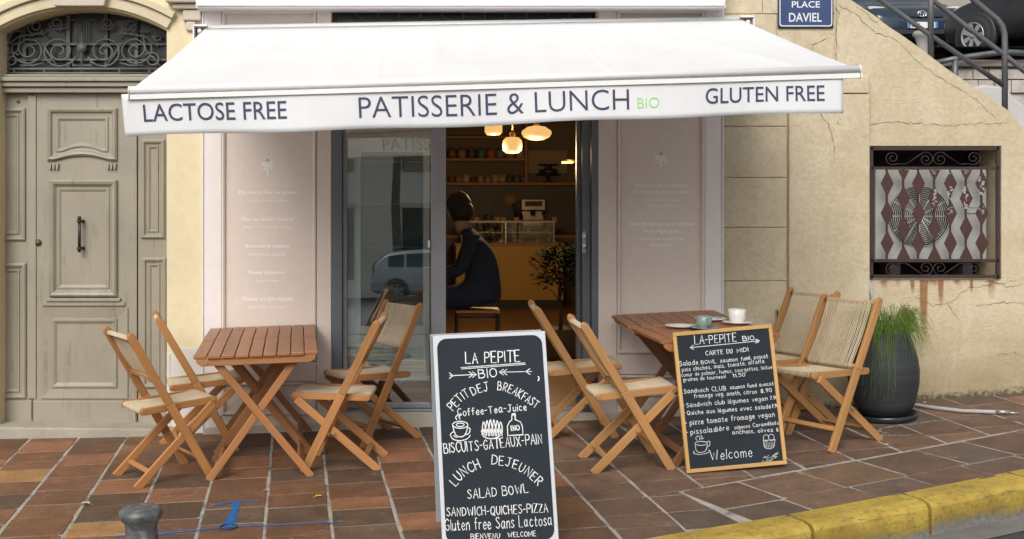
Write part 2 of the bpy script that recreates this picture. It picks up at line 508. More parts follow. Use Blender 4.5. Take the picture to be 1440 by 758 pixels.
mb.add(vs, [(j * nx + i, j * nx + i + 1, (j + 1) * nx + i + 1, (j + 1) * nx + i) for j in range(len(ys) - 1) for i in range(nx - 1)])
struct(mb.build('road', MATS['asphalt'], recalc=False))

# mortar bed of the pavement
t = NT('mortar'); v = t.coord('Object')
a = t.noise(v, 5, 5, .7); b = t.noise(v, 60, 3, .6)
c = t.ramp(a, [(.34, (.09, .08, .07)), (.46, (.33, .305, .27)), (.75, (.50, .47, .42))])
c = t.mix(1.0, c, t.ramp(b, [(.3, .7), (.7, 1.1)]), 'MULTIPLY'); t.color(c); t.setv(.9); t.bump(b, .4, .004)
mb = MB()
def Pm(u, q):
    x = -7 + 18 * u; y0 = kerb_y(x) - .03; y1 = .6
    y = y0 + (y1 - y0) * q
    return (x, y, gz(x, y) - .003)
mb.grid(Pm, 90, 24)
struct(mb.build('pavement_bed', t.m, recalc=False))

# terracotta paving tiles: columns run away from the street, each tile its own tone
def clip(poly, P, N):
    out = []
    for i in range(len(poly)):
        a, b = poly[i], poly[(i + 1) % len(poly)]
        da = (a[0] - P[0]) * N[0] + (a[1] - P[1]) * N[1]; db = (b[0] - P[0]) * N[0] + (b[1] - P[1]) * N[1]
        if da >= 0: out.append(a)
        if da * db < 0:
            k = da / (da - db); out.append((a[0] + (b[0] - a[0]) * k, a[1] + (b[1] - a[1]) * k))
    return out
TONES = [(.140, .070, .038)] * 6 + [(.098, .057, .035)] * 5 + [(.225, .105, .056)] * 6 + [(.170, .083, .044)] * 5 + [(.112, .072, .047)] * 4 + [(.27, .15, .062)] * 1
mb = MB(); tints = []
rt = random.Random(11)
def put_tile(poly):
    if len(poly) < 3: return
    ar = abs(sum(poly[i][0] * poly[(i + 1) % len(poly)][1] - poly[(i + 1) % len(poly)][0] * poly[i][1] for i in range(len(poly)))) / 2
    if ar < .0035: return
    cx = sum(p[0] for p in poly) / len(poly); cy = sum(p[1] for p in poly) / len(poly)
    c = rt.choice(TONES); k = rt.uniform(.92, 1.28)
    poly = [(a + rt.uniform(-.0028, .0028), b + rt.uniform(-.0028, .0028)) for a, b in poly]
    if len(poly) == 4 and rt.random() < .3:                    # a chipped corner
        j = rt.randrange(4); p0, p1, p2 = poly[j - 1], poly[j], poly[(j + 1) % 4]; e = rt.uniform(.02, .07)
        poly = poly[:j] + [(p1[0] + (p0[0] - p1[0]) * e, p1[1] + (p0[1] - p1[1]) * e), (p1[0] + (p2[0] - p1[0]) * e, p1[1] + (p2[1] - p1[1]) * e)] + poly[j + 1:]
    if cx > .9: c = tuple(a * .45 + b * .55 for a, b in zip(c, (.128, .096, .075)))
    dz = rt.uniform(-.0018, .0016); tx, ty = rt.uniform(-.006, .006), rt.uniform(-.006, .006)
    n = len(poly); vs = []
    for (px, py) in poly: vs.append((px, py, gz(px, py) - .012))
    for (px, py) in poly: vs.append((px, py, gz(px, py) + dz - .0025 + tx * (px - cx) + ty * (py - cy)))
    for (px, py) in poly:
        q = .0045 / max(.02, math.hypot(px - cx, py - cy)); X, Y = px + (cx - px) * q, py + (cy - py) * q
        vs.append((X, Y, gz(X, Y) + dz + tx * (X - cx) + ty * (Y - cy)))
    fs = [tuple(range(2 * n, 3 * n))]
    for L in (0, n): fs += [(L + i, L + (i + 1) % n, L + n + (i + 1) % n, L + n + i) for i in range(n)]
    ou, ov = rt.random() * 40, rt.random() * 40
    mb.add(vs, fs, [[(vs[k][0] + ou, vs[k][1] + ov) for k in f] for f in fs])
    for f in fs: tints.extend([(c[0] * k, c[1] * k, c[2] * k)] * len(f))
TA = R(5.7)        # the columns lean a little to the left going away
du = (math.cos(TA), math.sin(TA)); dv = (-math.sin(TA), math.cos(TA))
CW, RH = .327, .30
for i in range(-20, 34):
    off = rt.uniform(-.07, .07)
    v0 = -5.4 + off
    u0 = i * CW + .02
    g1, g2 = rt.uniform(.006, .010), rt.uniform(.006, .010)
    while v0 < 1.6:
        hh = RH * rt.choice([1, 1, 1, 1, .86, 1.1, .72])
        gr = rt.uniform(.0025, .0045)
        a0, a1, b0, b1 = u0 + g1, u0 + CW - g2, v0 + gr, v0 + hh - gr
        P = [(a * du[0] + b * dv[0], a * du[1] + b * dv[1]) for a, b in ((a0, b0), (a1, b0), (a1, b1), (a0, b1))]
        v0 += hh
        cx = sum(p[0] for p in P) / 4; cy = sum(p[1] for p in P) / 4
        if not (-5.6 < cx < 9) or cy > .35: continue
        if .8 < cx < 1.9:                                      # where the two layouts meet
            sa, sb = (1.39, -1.96), (2.1, -1.66); d = (sb[0] - sa[0], sb[1] - sa[1]); n = math.hypot(*d); N = (-d[1] / n, d[0] / n)
            Q = clip(P, (sa[0] - N[0] * .0, sa[1] - N[1] * .0), (-N[0], -N[1]))
            if Q: Q = clip(Q, (1.378, -1.96), (-.966, -.258))
            if Q:
                ka, kb_ = (1.03, -2.76), (1.69, -2.52)
                if cx > 1.69: ka, kb_ = (1.69, -2.52), (2.45, -2.22)
                if cx < 1.03: ka, kb_ = (.2, -3.2), (1.03, -2.76)
                d2 = (kb_[0] - ka[0], kb_[1] - ka[1]); n2 = math.hypot(*d2); N2 = (-d2[1] / n2, d2[0] / n2)
                Q = clip(Q, (ka[0] + N2[0] * .012, ka[1] + N2[1] * .012), N2)
            if Q: put_tile(Q)
            P = clip(P, (sa[0] + N[0] * .003, sa[1] + N[1] * .003), N)
            if P: put_tile(P)
            continue
        lim = SEAM if cx > 1.3 else KERB
        for (a, b) in zip(lim, lim[1:]):
            if a[0] - .4 <= cx <= b[0] + .4:
                d = (b[0] - a[0], b[1] - a[1]); n = math.hypot(*d); N = (-d[1] / n, d[0] / n)
                g = .012 if lim is SEAM else .012
                P = clip(P, (a[0] + N[0] * g, a[1] + N[1] * g), N)
                if not P: break
        if P: put_tile(P)
# the two-row band along the kerb, right of the corner
for row in (0, 1):
    x = 1.45
    while x < 8.5:
        wd = rt.choice([.36, .33, .39, .34])
        if row == 0: f0, f1 = .0, .60
        else: f0, f1 = .60, 1.0
        P = []
        for (xx, ff, gx, gy) in ((x, f0, .008, .006), (x + wd, f0, -.008, .006), (x + wd, f1, -.008, -.006), (x, f1, .008, -.006)):
            X = xx + gx - (.06 * (1 - ff))
            ys_ = lerp_line(SEAM, X) - .012; yk = kerb_y(X) + .034
            P.append((X + .165 * ff, ys_ + (yk - ys_) * ff + (-gy if ff < 1 and gy > 0 else -gy)))
        if lerp_line(SEAM, x) - kerb_y(x) > .12: put_tile(P[::-1])
        x += wd
t = NT('terracotta'); at = t.n('ShaderNodeAttribute'); at.attribute_name = 'tint'
v = t.coord('UV'); vo = t.coord('Object')
n1 = t.noise(v, 6, 5, .65); n2 = t.noise(v, 60, 3, .6); n3 = t.noise(vo, 1.1, 5, .65)
c = t.mix(1.0, at.outputs['Color'], t.ramp(n1, [(.25, .62), (.75, 1.34)]), 'MULTIPLY')
c = t.mix(1.0, c, t.ramp(n2, [(.3, .72), (.7, 1.16)]), 'MULTIPLY')
c = t.mix(t.ramp(n3, [(.48, 0.0), (.75, .5)]), c, (.085, .066, .055))
sp = t.ramp(t.noise(vo, 11, 4, .75), [(.60, 0.0), (.72, .38)])
c = t.mix(sp, c, (.30, .27, .24))
t.color(c); t.l(t.ramp(n1, [(.2, .6), (.8, .85)]), t.b.inputs['Roughness']); t.setv(None, 0, .3)
t.bump(n2, .35, .004)
o = mb.build('pavement', t.m, recalc=False)
ca = o.data.color_attributes.new('tint', 'FLOAT_COLOR', 'CORNER')
flat = []
for q in tints: flat += [q[0], q[1], q[2], 1.0]
ca.data.foreach_set('color', flat)
struct(o)

# yellow kerb: separate stones along the curve
t = NT('kerb_paint'); v = t.coord('Object'); uv = t.n('ShaderNodeTexCoord')
sx = t.n('ShaderNodeSeparateXYZ'); t.l(uv.outputs['UV'], sx.inputs[0])
n1 = t.noise(v, 4, 5, .7); n2 = t.noise(v, 35, 4, .7); n3 = t.noise(v, 120, 2, .6)
yel = t.ramp(n1, [(.3, (.29, .195, .024)), (.7, (.47, .34, .06))])
yel = t.mix(1.0, yel, t.ramp(n2, [(.26, .5), (.48, 1.03)]), 'MULTIPLY')
drt = t.math('SUBTRACT', t.math('ADD', t.math('MULTIPLY', sx.outputs[1], .8), t.math('MULTIPLY', n1, .8)), .2)
yel = t.mix(t.ramp(drt, [(.35, .75), (.85, 0.0)]), yel, (.14, .10, .022))
scf = t.ramp(t.noise(t.coord('Object', (3, 3, 18)), 2.6, 5, .7), [(.56, 0.0), (.66, .6)]); yel = t.mix(scf, yel, (.10, .085, .05))
con = t.ramp(n2, [(.3, (.10, .10, .095)), (.7, (.23, .225, .21))])
edge = t.math('ADD', sx.outputs[1], t.math('MULTIPLY', t.math('SUBTRACT', n1, .5), .9))
m1 = t.ramp(edge, [(-.0 + .06, 1.0), (.40, 0.0)])
chips = t.ramp(t.noise(v, 22, 5, .75), [(.62, 0.0), (.70, .75)])
c = t.mix(m1, yel, con); c = t.mix(chips, c, con)
t.color(c); t.setv(.75); t.bump(n3, .5, .005)
kx = -4.0
kb = MB()
while kx < 8:
    L = rt.uniform(.60, .70)
    ks = kx + .010; ke = kx + L - .010
    ns = 4
    prof = [(.0, 0.0, 1.0), (.12, .001, 1.0), (.165, -.010, .98), (.185, -.032, .9), (.19, -.165, 0.0)]
    vs = []; fs = []; us = []
    for i in range(ns + 1):
        x = ks + (ke - ks) * i / ns; y = kerb_y(x)
        dd = (kerb_y(x + .05) - kerb_y(x - .05)) / .1; n = math.hypot(1, dd); N = (dd / n, -1 / n)
        for (o_, z_, q) in prof: vs.append((x + N[0] * o_, y + N[1] * o_, gz(x, y) + z_ + .002))
        vs.append((x, y, gz(x, y) - .165))
    m = len(prof) + 1
    for i in range(ns):
        for k in range(len(prof) - 1):
            fs.append((i * m + k, i * m + k + 1, (i + 1) * m + k + 1, (i + 1) * m + k))
            us.append([(0, prof[k][2]), (0, prof[k + 1][2]), (1, prof[k + 1][2]), (1, prof[k][2])])
    for i in (0, ns):
        fs.append(tuple(i * m + k for k in range(m))); us.append([(0, .6)] * m)
    kb.add(vs, fs, us, False)
    kx += L
struct(kb.build('kerb', t.m, bevel=.004))
# concrete gutter strip beside the kerb
mb = MB()
def Pg(u, q):
    x = -4 + 12 * u; y = kerb_y(x); dd = (kerb_y(x + .05) - kerb_y(x - .05)) / .1; n = math.hypot(1, dd)
    o_ = .17 + .20 * q
    X = x + dd / n * o_; Y = y - 1 / n * o_
    return (X, Y, gz(X, Y) - .161)
mb.grid(Pg, 60, 2)
struct(mb.build('gutter', M('gutter_concrete', (.17, .165, .155), .85, .25, 4, .5, 70), recalc=False))

# ================================================================== BUILDING
CREAM = (.70, .61, .40)
m_cream = M('cream_render', CREAM, .85, .10, 1.2, .25, 70, fine=.08)
m_lime = M('pale_limestone', (.52, .47, .39), .85, .18, 3, .35, 50)
t = NT('taupe_door_paint'); v = t.coord('Object'); vw = t.coord('Object', (34, 34, 1.6))
n1 = t.noise(v, 2.0, 5, .6); n2 = t.noise(vw, 1.0, 4, .7); n3 = t.noise(v, 5, 4, .6)
c = t.ramp(n1, [(.25, (.25, .225, .172)), (.75, (.325, .295, .23))])
scr = t.math('MULTIPLY', t.ramp(n2, [(.54, 0.0), (.62, 1.0)]), t.ramp(n3, [(.46, 0.0), (.60, .42)]))
c = t.mix(scr, c, (.12, .10, .07)); c = t.mix(t.ramp(t.noise(v, 30, 4, .7), [(.70, 0.0), (.75, .5)]), c, (.40, .37, .30))
t.color(c); t.setv(.5); t.bump(n2, .12, .004); m_door = MATS['taupe_door_paint'] = t.m
m_white = M('white_paint', (.76, .74, .72), .5, .04, 3)
m_iron = M('dark_wrought_iron', (.055, .055, .058), .5, .3, 8, .2, 90, .3)

# yellow ochre render of the right-hand walls, with rust runs under the grille
t = NT('ochre_render'); v = t.coord('Object')
n1 = t.noise(v, .9, 6, .65); n2 = t.noise(v, 26, 5, .7); n3 = t.noise(v, 110, 3, .65)
c = t.ramp(n1, [(.25, (.45, .37, .24)), (.5, (.565, .48, .335)), (.78, (.63, .56, .42))])
c = t.mix(1.0, c, t.ramp(n2, [(.28, .86), (.6, 1.04)]), 'MULTIPLY')
geo = t.n('ShaderNodeNewGeometry'); sx = t.n('ShaderNodeSeparateXYZ'); t.l(geo.outputs['Position'], sx.inputs[0])
zr = FZ = AZ(393)
vs_ = t.coord('Object', (15, 1, .75)); st = t.noise(vs_, 1.0, 3, .6)
dn = t.math('SUBTRACT', AZ(394), sx.outputs[2])                      # metres below the grille
inx = t.math('MULTIPLY', t.math('GREATER_THAN', sx.outputs[0], AX(1226)), t.math('LESS_THAN', sx.outputs[0], AX(1406)))
below = t.math('GREATER_THAN', dn, 0.0)
fade = t.ramp(dn, [(0.0, .26), (.04, .16), (.16, .0), (.5, -.25 if False else 0.0)])
thr = t.math('ADD', t.math('SUBTRACT', st, t.math('MULTIPLY', dn, .30)), fade)
acc_ = None
for (xc, wd_, ln_, st_) in ((1299, 6.5, .52, 1.0), (1323, 4.5, .20, .95), (1283, 3.5, .10, .8), (1366, 3, .10, .7), (1394, 7, .16, .65), (1243, 7, .07, .55), (1262, 5, .06, .5), (1310, 14, .05, .6), (1345, 8, .045, .45)):
    dx_ = t.math('DIVIDE', t.math('ABSOLUTE', t.math('SUBTRACT', sx.outputs[0], AX(xc))), wd_ / 205.36)
    a_ = t.math('SUBTRACT', 1.0, t.math('MULTIPLY', dx_, dx_), True); b_ = t.math('SUBTRACT', 1.0, t.math('DIVIDE', dn, ln_), True)
    q_ = t.math('MULTIPLY', t.math('MULTIPLY', a_, b_), st_ * 1.5)
    acc_ = q_ if acc_ is None else t.math('ADD', acc_, q_)
thr = t.math('MULTIPLY', acc_, t.ramp(st, [(.25, .35), (.6, 1.25)]))
rm = t.math('MULTIPLY', below, t.ramp(thr, [(.06, 0.0), (.7, .85)]))
rust = t.ramp(n2, [(.3, (.17, .06, .018)), (.7, (.33, .15, .05))])
c = t.mix(rm, c, rust)
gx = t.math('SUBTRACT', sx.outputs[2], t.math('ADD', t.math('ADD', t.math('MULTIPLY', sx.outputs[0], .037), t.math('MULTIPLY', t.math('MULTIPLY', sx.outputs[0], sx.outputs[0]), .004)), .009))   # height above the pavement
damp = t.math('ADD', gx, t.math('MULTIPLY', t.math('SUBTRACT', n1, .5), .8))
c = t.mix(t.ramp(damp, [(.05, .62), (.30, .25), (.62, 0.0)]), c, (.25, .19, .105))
c = t.mix(t.ramp(t.noise(v, 2.3, 6, .7), [(.53, 0.0), (.70, .42)]), c, (.36, .285, .17))
c = t.mix(t.ramp(t.noise(v, 1.7, 6, .72), [(.55, 0.0), (.63, .30)]), c, (.70, .62, .46))
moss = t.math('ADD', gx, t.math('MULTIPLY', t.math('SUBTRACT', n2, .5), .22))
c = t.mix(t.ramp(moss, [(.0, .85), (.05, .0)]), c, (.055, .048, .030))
t.color(c); t.setv(.9, 0, .25)
b1 = t.bump(n2, .55, .014); t.bump(n3, .7, .006, b1)
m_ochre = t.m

ARC_L, ARC_R, ARC_TOP, ARC_SIDE = AX(-3), AX(234.5), AZ(11), AZ(43)
def arc_pts(grow=0.0, n=18, down=True):
    cx = (ARC_L + ARC_R) / 2; hw = (ARC_R - ARC_L) / 2; sag = ARC_TOP - ARC_SIDE
    r = (hw * hw + sag * sag) / (2 * sag); cz = ARC_TOP - r
    a = math.asin(hw / r); r += grow
    return [(cx + r * math.sin(-a + 2 * a * i / n), cz + r * math.cos(-a + 2 * a * i / n)) for i in range(n + 1)]
bld = thing('town_building', 'cream rendered town building with a carved arched door beside the cafe', 'building', (-1.5, 0, -.05))
GB = -.45
SFL, SFR = AX(467), AX(838)         # shop opening
TOPZ = 6.5
mb = MB()
mb.prism([(-7, GB), (ARC_L, GB), (ARC_L, ARC_SIDE), (ARC_L, TOPZ), (-7, TOPZ)], 0, .3)
mb.prism([(ARC_L, TOPZ)] + arc_pts() + [(ARC_R, TOPZ)], 0, .3)
mb.prism([(ARC_R, GB), (SFL, GB), (SFL, TOPZ), (ARC_R, TOPZ)], 0, .3)
mb.prism([(SFL, AZ(14)), (SFR, AZ(14)), (SFR, TOPZ), (SFL, TOPZ)], 0, .3)
mb.build('wall', m_cream, bld, rel=True)
# archivolt and keystone
mb = MB()
ap, bp = arc_pts(.012, 24), arc_pts(.085, 24)
mb.prism([p for p in ap] + bp[::-1], -.03, .002)
bp2, cp = arc_pts(.088, 24), arc_pts(.135, 24)
mb.prism([p for p in bp2] + cp[::-1], -.055, .002)
mb.build('archivolt', M('arch_stone', (.60, .52, .36), .85, .12, 3, .3, 60), bld, rel=True, bevel=.006)
mb = MB()
cxk = (ARC_L + ARC_R) / 2
mb.prism([(cxk - .17, AZ(11)), (cxk + .17, AZ(11)), (cxk + .21, AZ(-30)), (cxk - .21, AZ(-30))], -.085, .0)
mb.build('keystone', m_lime, bld, rel=True, bevel=.008)
# worn stone ornament over the wall, left of the cafe
mb = MB()
for (x0, y0, x1, y1, d) in ((236, -14, 290, 6, .10), (244, 6, 286, 14, .06), (258, 14, 284, 30, .04), (262, 30, 276, 44, .03)):
    mb.box(AX(x0), AX(x1), -d, -.0015, AZ(y1), AZ(y0) - .003)
mb.build('cornice', m_lime, bld, rel=True, bevel=.012)
mb = MB(); mb.box(AX(240), AX(287), -.012, -.001, gz(-1.6, 0) - .1, AZ(489)); mb.box(ARC_R - .0, AX(240) - .002, -.008, -.001, gz(-1.6, 0) - .1, AZ(497))
mb.build('plinth', M('white_plinth', (.62, .60, .55), .8, .12, 3, .2, 60), bld, rel=True, bevel=.004)
# building right of the shop: coursed stone blocks
mb = MB(); mb.prism([(SFR, GB), (AX(1176), GB), (AX(1176), TOPZ), (SFR, TOPZ)], 0.001, .3)
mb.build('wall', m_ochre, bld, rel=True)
mb = MB()
rows = [-60, 20, 98, 178, 250, 320, 395, 470, 545, 620]
for a, b in zip(rows, rows[1:]):
    cuts = [1014.5, 1106] if b > 100 else [1014.5, 1072 + (a % 30), 1174]
    for x0, x1 in zip(cuts, cuts[1:]):
        mb.box(AX(x0) + .0015, AX(x1) - .0015, -.012, .0005, AZ(b) + .0018, AZ(a) - .0018)
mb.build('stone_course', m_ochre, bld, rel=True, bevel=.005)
# ---- carved door
DY = .16
door = MB()
d0x, d1x = AX(-6, DY), AX(237, DY)
door.box(AX(-40, DY), AX(46, DY), DY, DY + .05, AZ(598, DY), AZ(131, DY)); door.box(AX(47.2, DY), AX(193, DY), DY - .012, DY + .05, AZ(598, DY), AZ(131, DY))
door.box(AX(194, DY), AX(240, DY), DY, DY + .05, AZ(598, DY), AZ(131, DY))
door.box(AX(-40, DY), AX(45, DY), DY - .012, DY - .0005, AZ(597, DY), AZ(563, DY)); door.box(AX(49, DY), AX(192, DY), DY - .026, DY - .0125, AZ(597, DY), AZ(563, DY))
door.box(AX(40, DY), AX(52, DY), DY - .022, DY - .013, AZ(560, DY), AZ(134, DY))
dr = door.build('door', m_door, bld, rel=True, bevel=.004)
dr['label'] = 'taupe panelled wooden door with carved mouldings'
def dpanel(x0, x1, y0, y1, y=DY, prof=None):
    m = MB()
    prof = prof or [(0, y + .004), (0, y - .014), (.010, y - .020), (.022, y - .018), (.030, y - .004), (.042, y - .002), (.046, y - .012), (.054, y - .012), (.066, y - .002), (.067, y - .001)]
    m.rings(AX(x0, y), AX(x1, y), AZ(y1, y), AZ(y0, y), prof)
    o = m.build('panel', m_door, dr, rel=False, recalc=True)
    return o
off = Vector(bld['_o'])
def subrel(o):
    for vtx in o.data.vertices: vtx.co -= off
    return o
B2 = DY - .012
subrel(dpanel(-30, 36, 152, 338)); subrel(dpanel(-30, 37, 370, 560))
subrel(dpanel(70, 165, 253, 417, B2, [(0, B2 + .004), (0, B2 - .022), (.012, B2 - .032), (.03, B2 - .026), (.045, B2 - .008), (.052, B2 - .004), (.056, B2 - .012), (.066, B2 - .012), (.082, B2 - .003), (.083, B2 - .002)]))
subrel(dpanel(58, 180, 433, 560, B2, [(0, B2 + .003), (0, B2 - .012), (.07, B2 - .004), (.078, B2 - .016), (.09, B2 - .016), (.11, B2 - .004), (.111, B2 - .002)]))
subrel(dpanel(199, 232, 196, 335)); subrel(dpanel(200, 234, 362, 545))
m = MB()                                                       # top panel with a bowed foot and drops
def bowed(i, yb):
    x0, x1 = AX(67, B2) + i, AX(165, B2) - i; zt = AZ(152, B2) - i; zb = AZ(226, B2) + i
    pts = [(x0, zt), (x1, zt)]
    for k in range(13):
        q = k / 12; x = x1 + (x0 - x1) * q
        pts.append((x, zb + .035 * math.sin(math.pi * max(0, min(1, (q - .12) / .76))) ** .8))
    return [(x, yb, z) for x, z in pts]
prof = [(0, B2 + .004), (0, B2 - .018), (.012, B2 - .028), (.026, B2 - .022), (.036, B2 - .006), (.06, B2 - .003), (.064, B2 - .014), (.074, B2 - .014), (.09, B2 - .003), (.091, B2 - .002)]
vs = []; fs = []
for (i, yb) in prof: vs += bowed(i, yb)
n = 15
for k in range(len(prof) - 1):
    for j in range(n): fs.append((k * n + j, k * n + (j + 1) % n, (k + 1) * n + (j + 1) % n, (k + 1) * n + j))
fs.append(tuple((len(prof) - 1) * n + j for j in range(n)))
m.add(vs, fs)
for side in (69, 150):
    for k in range(3):
        x = side + k * 5
        m.prism([(AX(x, B2), AZ(230, B2)), (AX(x + 4.3, B2), AZ(230, B2)), (AX(x + 3.3, B2), AZ(238, B2)), (AX(x + 1.0, B2), AZ(238, B2))], B2 - .022, B2 + .002)
subrel(m.build('panel', m_door, dr))
m = MB(); m.box(AX(60, B2), AX(176, B2), B2 - .016, B2 - .0005, AZ(430, B2), AZ(424, B2)); m.box(AX(66, B2), AX(170, B2), B2 - .028, B2 - .0005, AZ(423.6, B2), AZ(419, B2))
subrel(m.build('rail_moulding', m_door, dr, bevel=.004))
m = MB()                                                       # pull handle
hx = AX(115, B2)
m.tube([(hx, B2 - .06, AZ(354, B2)), (hx, B2 - .06, AZ(307, B2))], .011, 12)
for py in (311, 349):
    m.lathe([(.017, -.008), (.018, 0), (.017, .008)], (hx, B2 - .06, AZ(py, B2)), 14)
    m.tube([(hx, B2 - .06, AZ(py, B2)), (hx + .012, B2 - .004, AZ(py, B2))], [.009, .013], 10)
m.lathe([(.013, -.01), (.015, 0), (.008, .012)], (hx, B2 - .06, AZ(306, B2)), 12)
subrel(m.build('handle', M('old_bronze', (.05, .043, .036), .4, .3, 10, metal=.6), dr))
m = MB(); m.lathe([(.024, 0), (.024, -.008), (.012, -.014), (.010, -.022)], (AX(54, B2), B2, AZ(341, B2)), 16, 'Y'); m.lathe([(.012, 0), (.012, -.006)], (AX(26, DY), DY, AZ(143, DY)), 12, 'Y')
subrel(m.build('lock', M('brass_lock', (.20, .17, .12), .4, .3, 10, metal=.7), dr))
# transom under the fanlight
m = MB()
for (y0, y1, d) in ((131.5, 124, .05), (123.5, 117, .075), (116.5, 110, .095), (109.5, 106, .06)):
    m.box(AX(-40, .12), AX(239, .12), DY - d - .02, DY + .05, AZ(y0, DY) + .001, AZ(y1, DY))
m.build('transom', m_door, bld, rel=True, bevel=.006)
# fanlight with scrollwork
fl = MB()
FYy = .19
fl.box(AX(-40, FYy), AX(239, FYy), FYy + .055, FYy + .065, AZ(107, FYy), AZ(5, FYy))
fo = fl.build('fanlight', M('dusty_dark_glass', (.030, .034, .034), .25, .5, 3, spec=.4), bld, rel=True)
g = MB()
cxp = 115.0
def SP(pts): return [AT(px, py, FYy) for px, py in pts]
def spiral(cx, cy, r0, r1, a0, turns, sgn=1, n=34):
    return [(cx + (r0 + (r1 - r0) * i / n) * math.cos(R(a0 + sgn * 360 * turns * i / n)), cy - (r0 + (r1 - r0) * i / n) * .92 * math.sin(R(a0 + sgn * 360 * turns * i / n))) for i in range(n + 1)]
for sg in (1, -1):
    mir = lambda pts: SP([(cxp + sg * (x - cxp), y) for x, y in pts])
    for pts in (spiral(147, 72, 25, 4, 200, 2.2), spiral(190, 70, 24, 4, 20, 2.0, -1), spiral(181, 37, 13, 3, 200, 1.6), spiral(214, 84, 12, 3, 150, 1.5, -1),
                spiral(151, 33, 10, 3, 0, 1.5, -1), spiral(222, 52, 7, 2, 90, 1.3)):
        g.tube(mir(pts), .0065, 6)
    for pts in ([(cxp, 92), (128, 92), (128, 84), (139, 84)], [(122, 28), (134, 28), (134, 40), (145, 40), (145, 47)], [(122, 28), (122, 60)], [(168, 88), (182, 92), (202, 92)], [(165, 52), (172, 46), (205, 52), (222, 66)],
                [(196, 44), (214, 44), (214, 52), (224, 52)], [(147, 97), (172, 60)], [(200, 46), (205, 70), (228, 96)]):
        g.tube(mir(pts), .006, 6)
g.tube(SP([(cxp, 26), (cxp, 104)]), .007, 6); g.lathe([(.03, -.012), (.03, .012)], AT(cxp, 67, FYy), 14, 'Y')
g.tube(SP(circ(cxp, 67, 6, 6)), .006, 6)
for py in (97, 103): g.tube(SP([(-30, py), (236, py)]), .010, 6)
for px in (20, 62, 168, 210): g.tube(SP([(px, 97), (px, 103)]), .008, 6)
gg = g.build('grille', M('grey_wrought_iron', (.115, .115, .112), .55, .35, 9, .2, 90), fo)
subrel(gg)
m = MB()                                                       # frame bars behind the grille
for py in (60, 82): m.box(AX(-30, FYy), AX(238, FYy), FYy + .02, FYy + .05, AZ(py + 3, FYy), AZ(py, FYy))
for px in (30, 92, 145, 188): m.box(AX(px, FYy), AX(px + 5, FYy), FYy + .022, FYy + .048, AZ(100, FYy), AZ(18, FYy))
subrel(m.build('glazing_bar', M('fanlight_bars', (.10, .105, .10), .6, .2), fo))
# door step
mb = MB(); mb.prism([(-3.6, GB), (AX(262), GB), (AX(262), gz(-1.6, 0) + .045), (-3.6, gz(-2.8, 0) + .085)], -.09, DY + .06)
mb.build('doorstep', M('worn_step_stone', (.34, .31, .25), .85, .25, 3, .35, 50), bld, rel=True, bevel=.012)

# ================================================================== SHOPFRONT
PINK = (.69, .60, .535)
m_pink = M('blush_panel_paint', PINK, .5, .035, 1.5, .05, 30)
m_mauve = M('pale_mauve_paint', (.76, .705, .69), .45, .03, 1.5, .04, 30)
m_alu = M('grey_aluminium', (.36, .37, .40), .4, .05, 3, metal=.3)
m_aludk = M('dark_grey_aluminium', (.14, .155, .175), .4, .06, 3, metal=.3)
sf = thing('shopfront', 'blush pink cafe shopfront with panelled sides and a half open sliding glass door', 'shopfront', (.5, 0, .05))
SY = -.05
def side(x0, x1, pl0, pl1, pr0, pr1, in0, in1, ybot):
    """joinery either side of the opening; px columns"""
    m = MB()
    zb = lambda px: gz(AX(px), 0) + .045
    zl = min(zb(x0), zb(x1)) - .02
    m.box(AX(x0), AX(x1), -.030, -.002, zl, AZ(12))
    b = m.build('panel_backing', m_pink, sf, rel=True)
    m = MB()
    m.box(AX(pl0), AX(pl1), SY, -.0305, zl, AZ(14))
    m.build('pilaster', m_mauve if pl0 < 300 or pl0 > 900 else m_pink, sf, rel=True, bevel=.005)
    m = MB(); m.box(AX(pr0), AX(pr1), SY, -.0305, zl, AZ(14))
    m.build('pilaster', m_mauve if pr0 > 900 else m_pink, sf, rel=True, bevel=.005)
    for (ya, yb) in ((-60, ybot), (ybot + 30, 582 if x0 < 500 else 556)):
        m = MB()
        m.rings(AX(in0), AX(in1), AZ(yb), AZ(max(ya, 16)), [(0, -.0305), (0, -.055), (.010, -.062), (.020, -.056), (.026, -.036), (.027, -.033)])
        m.build('panel', m_pink, sf, rel=True)
    m = MB(); m.box(AX(pl1) + .001, AX(pr0) - .001, -.045, -.0305, AZ(ybot + 29), AZ(ybot + 1))
    m.box(AX(pl1) + .001, AX(pr0) - .001, -.045, -.0305, zl, AZ(582 if x0 < 500 else 556) - .004)
    m.build('rail', m_pink, sf, rel=True, bevel=.004)
side(288, 467, 288.5, 313, 446, 466.5, 313.5, 445.5, 506)
side(838, 1013, 840, 866, 989, 1012.5, 866.5, 988.5, 496)
m = MB(); m.box(AX(1012.6), AX(1015), -.058, -.001, gz(2.1, 0), AZ(14)); m.box(AX(286), AX(288.3), -.058, -.001, gz(-1.4, 0), AZ(14)); m.build('edge_trim', M('white_trim', (.72, .70, .71), .5, .03), sf, rel=True, bevel=.003)
m = MB()
m.box(AX(275, -.2), AX(1021, -.2), -.20, -.002, AZ(11.5, -.2), AZ(-75, -.2)); m.box(AX(277, -.2), AX(1019, -.2), -.215, -.2005, AZ(9, -.2), AZ(1, -.2))
m.build('fascia', M('fascia_white', (.70, .665, .67), .5, .03, 1.5), sf, rel=True, bevel=.006)
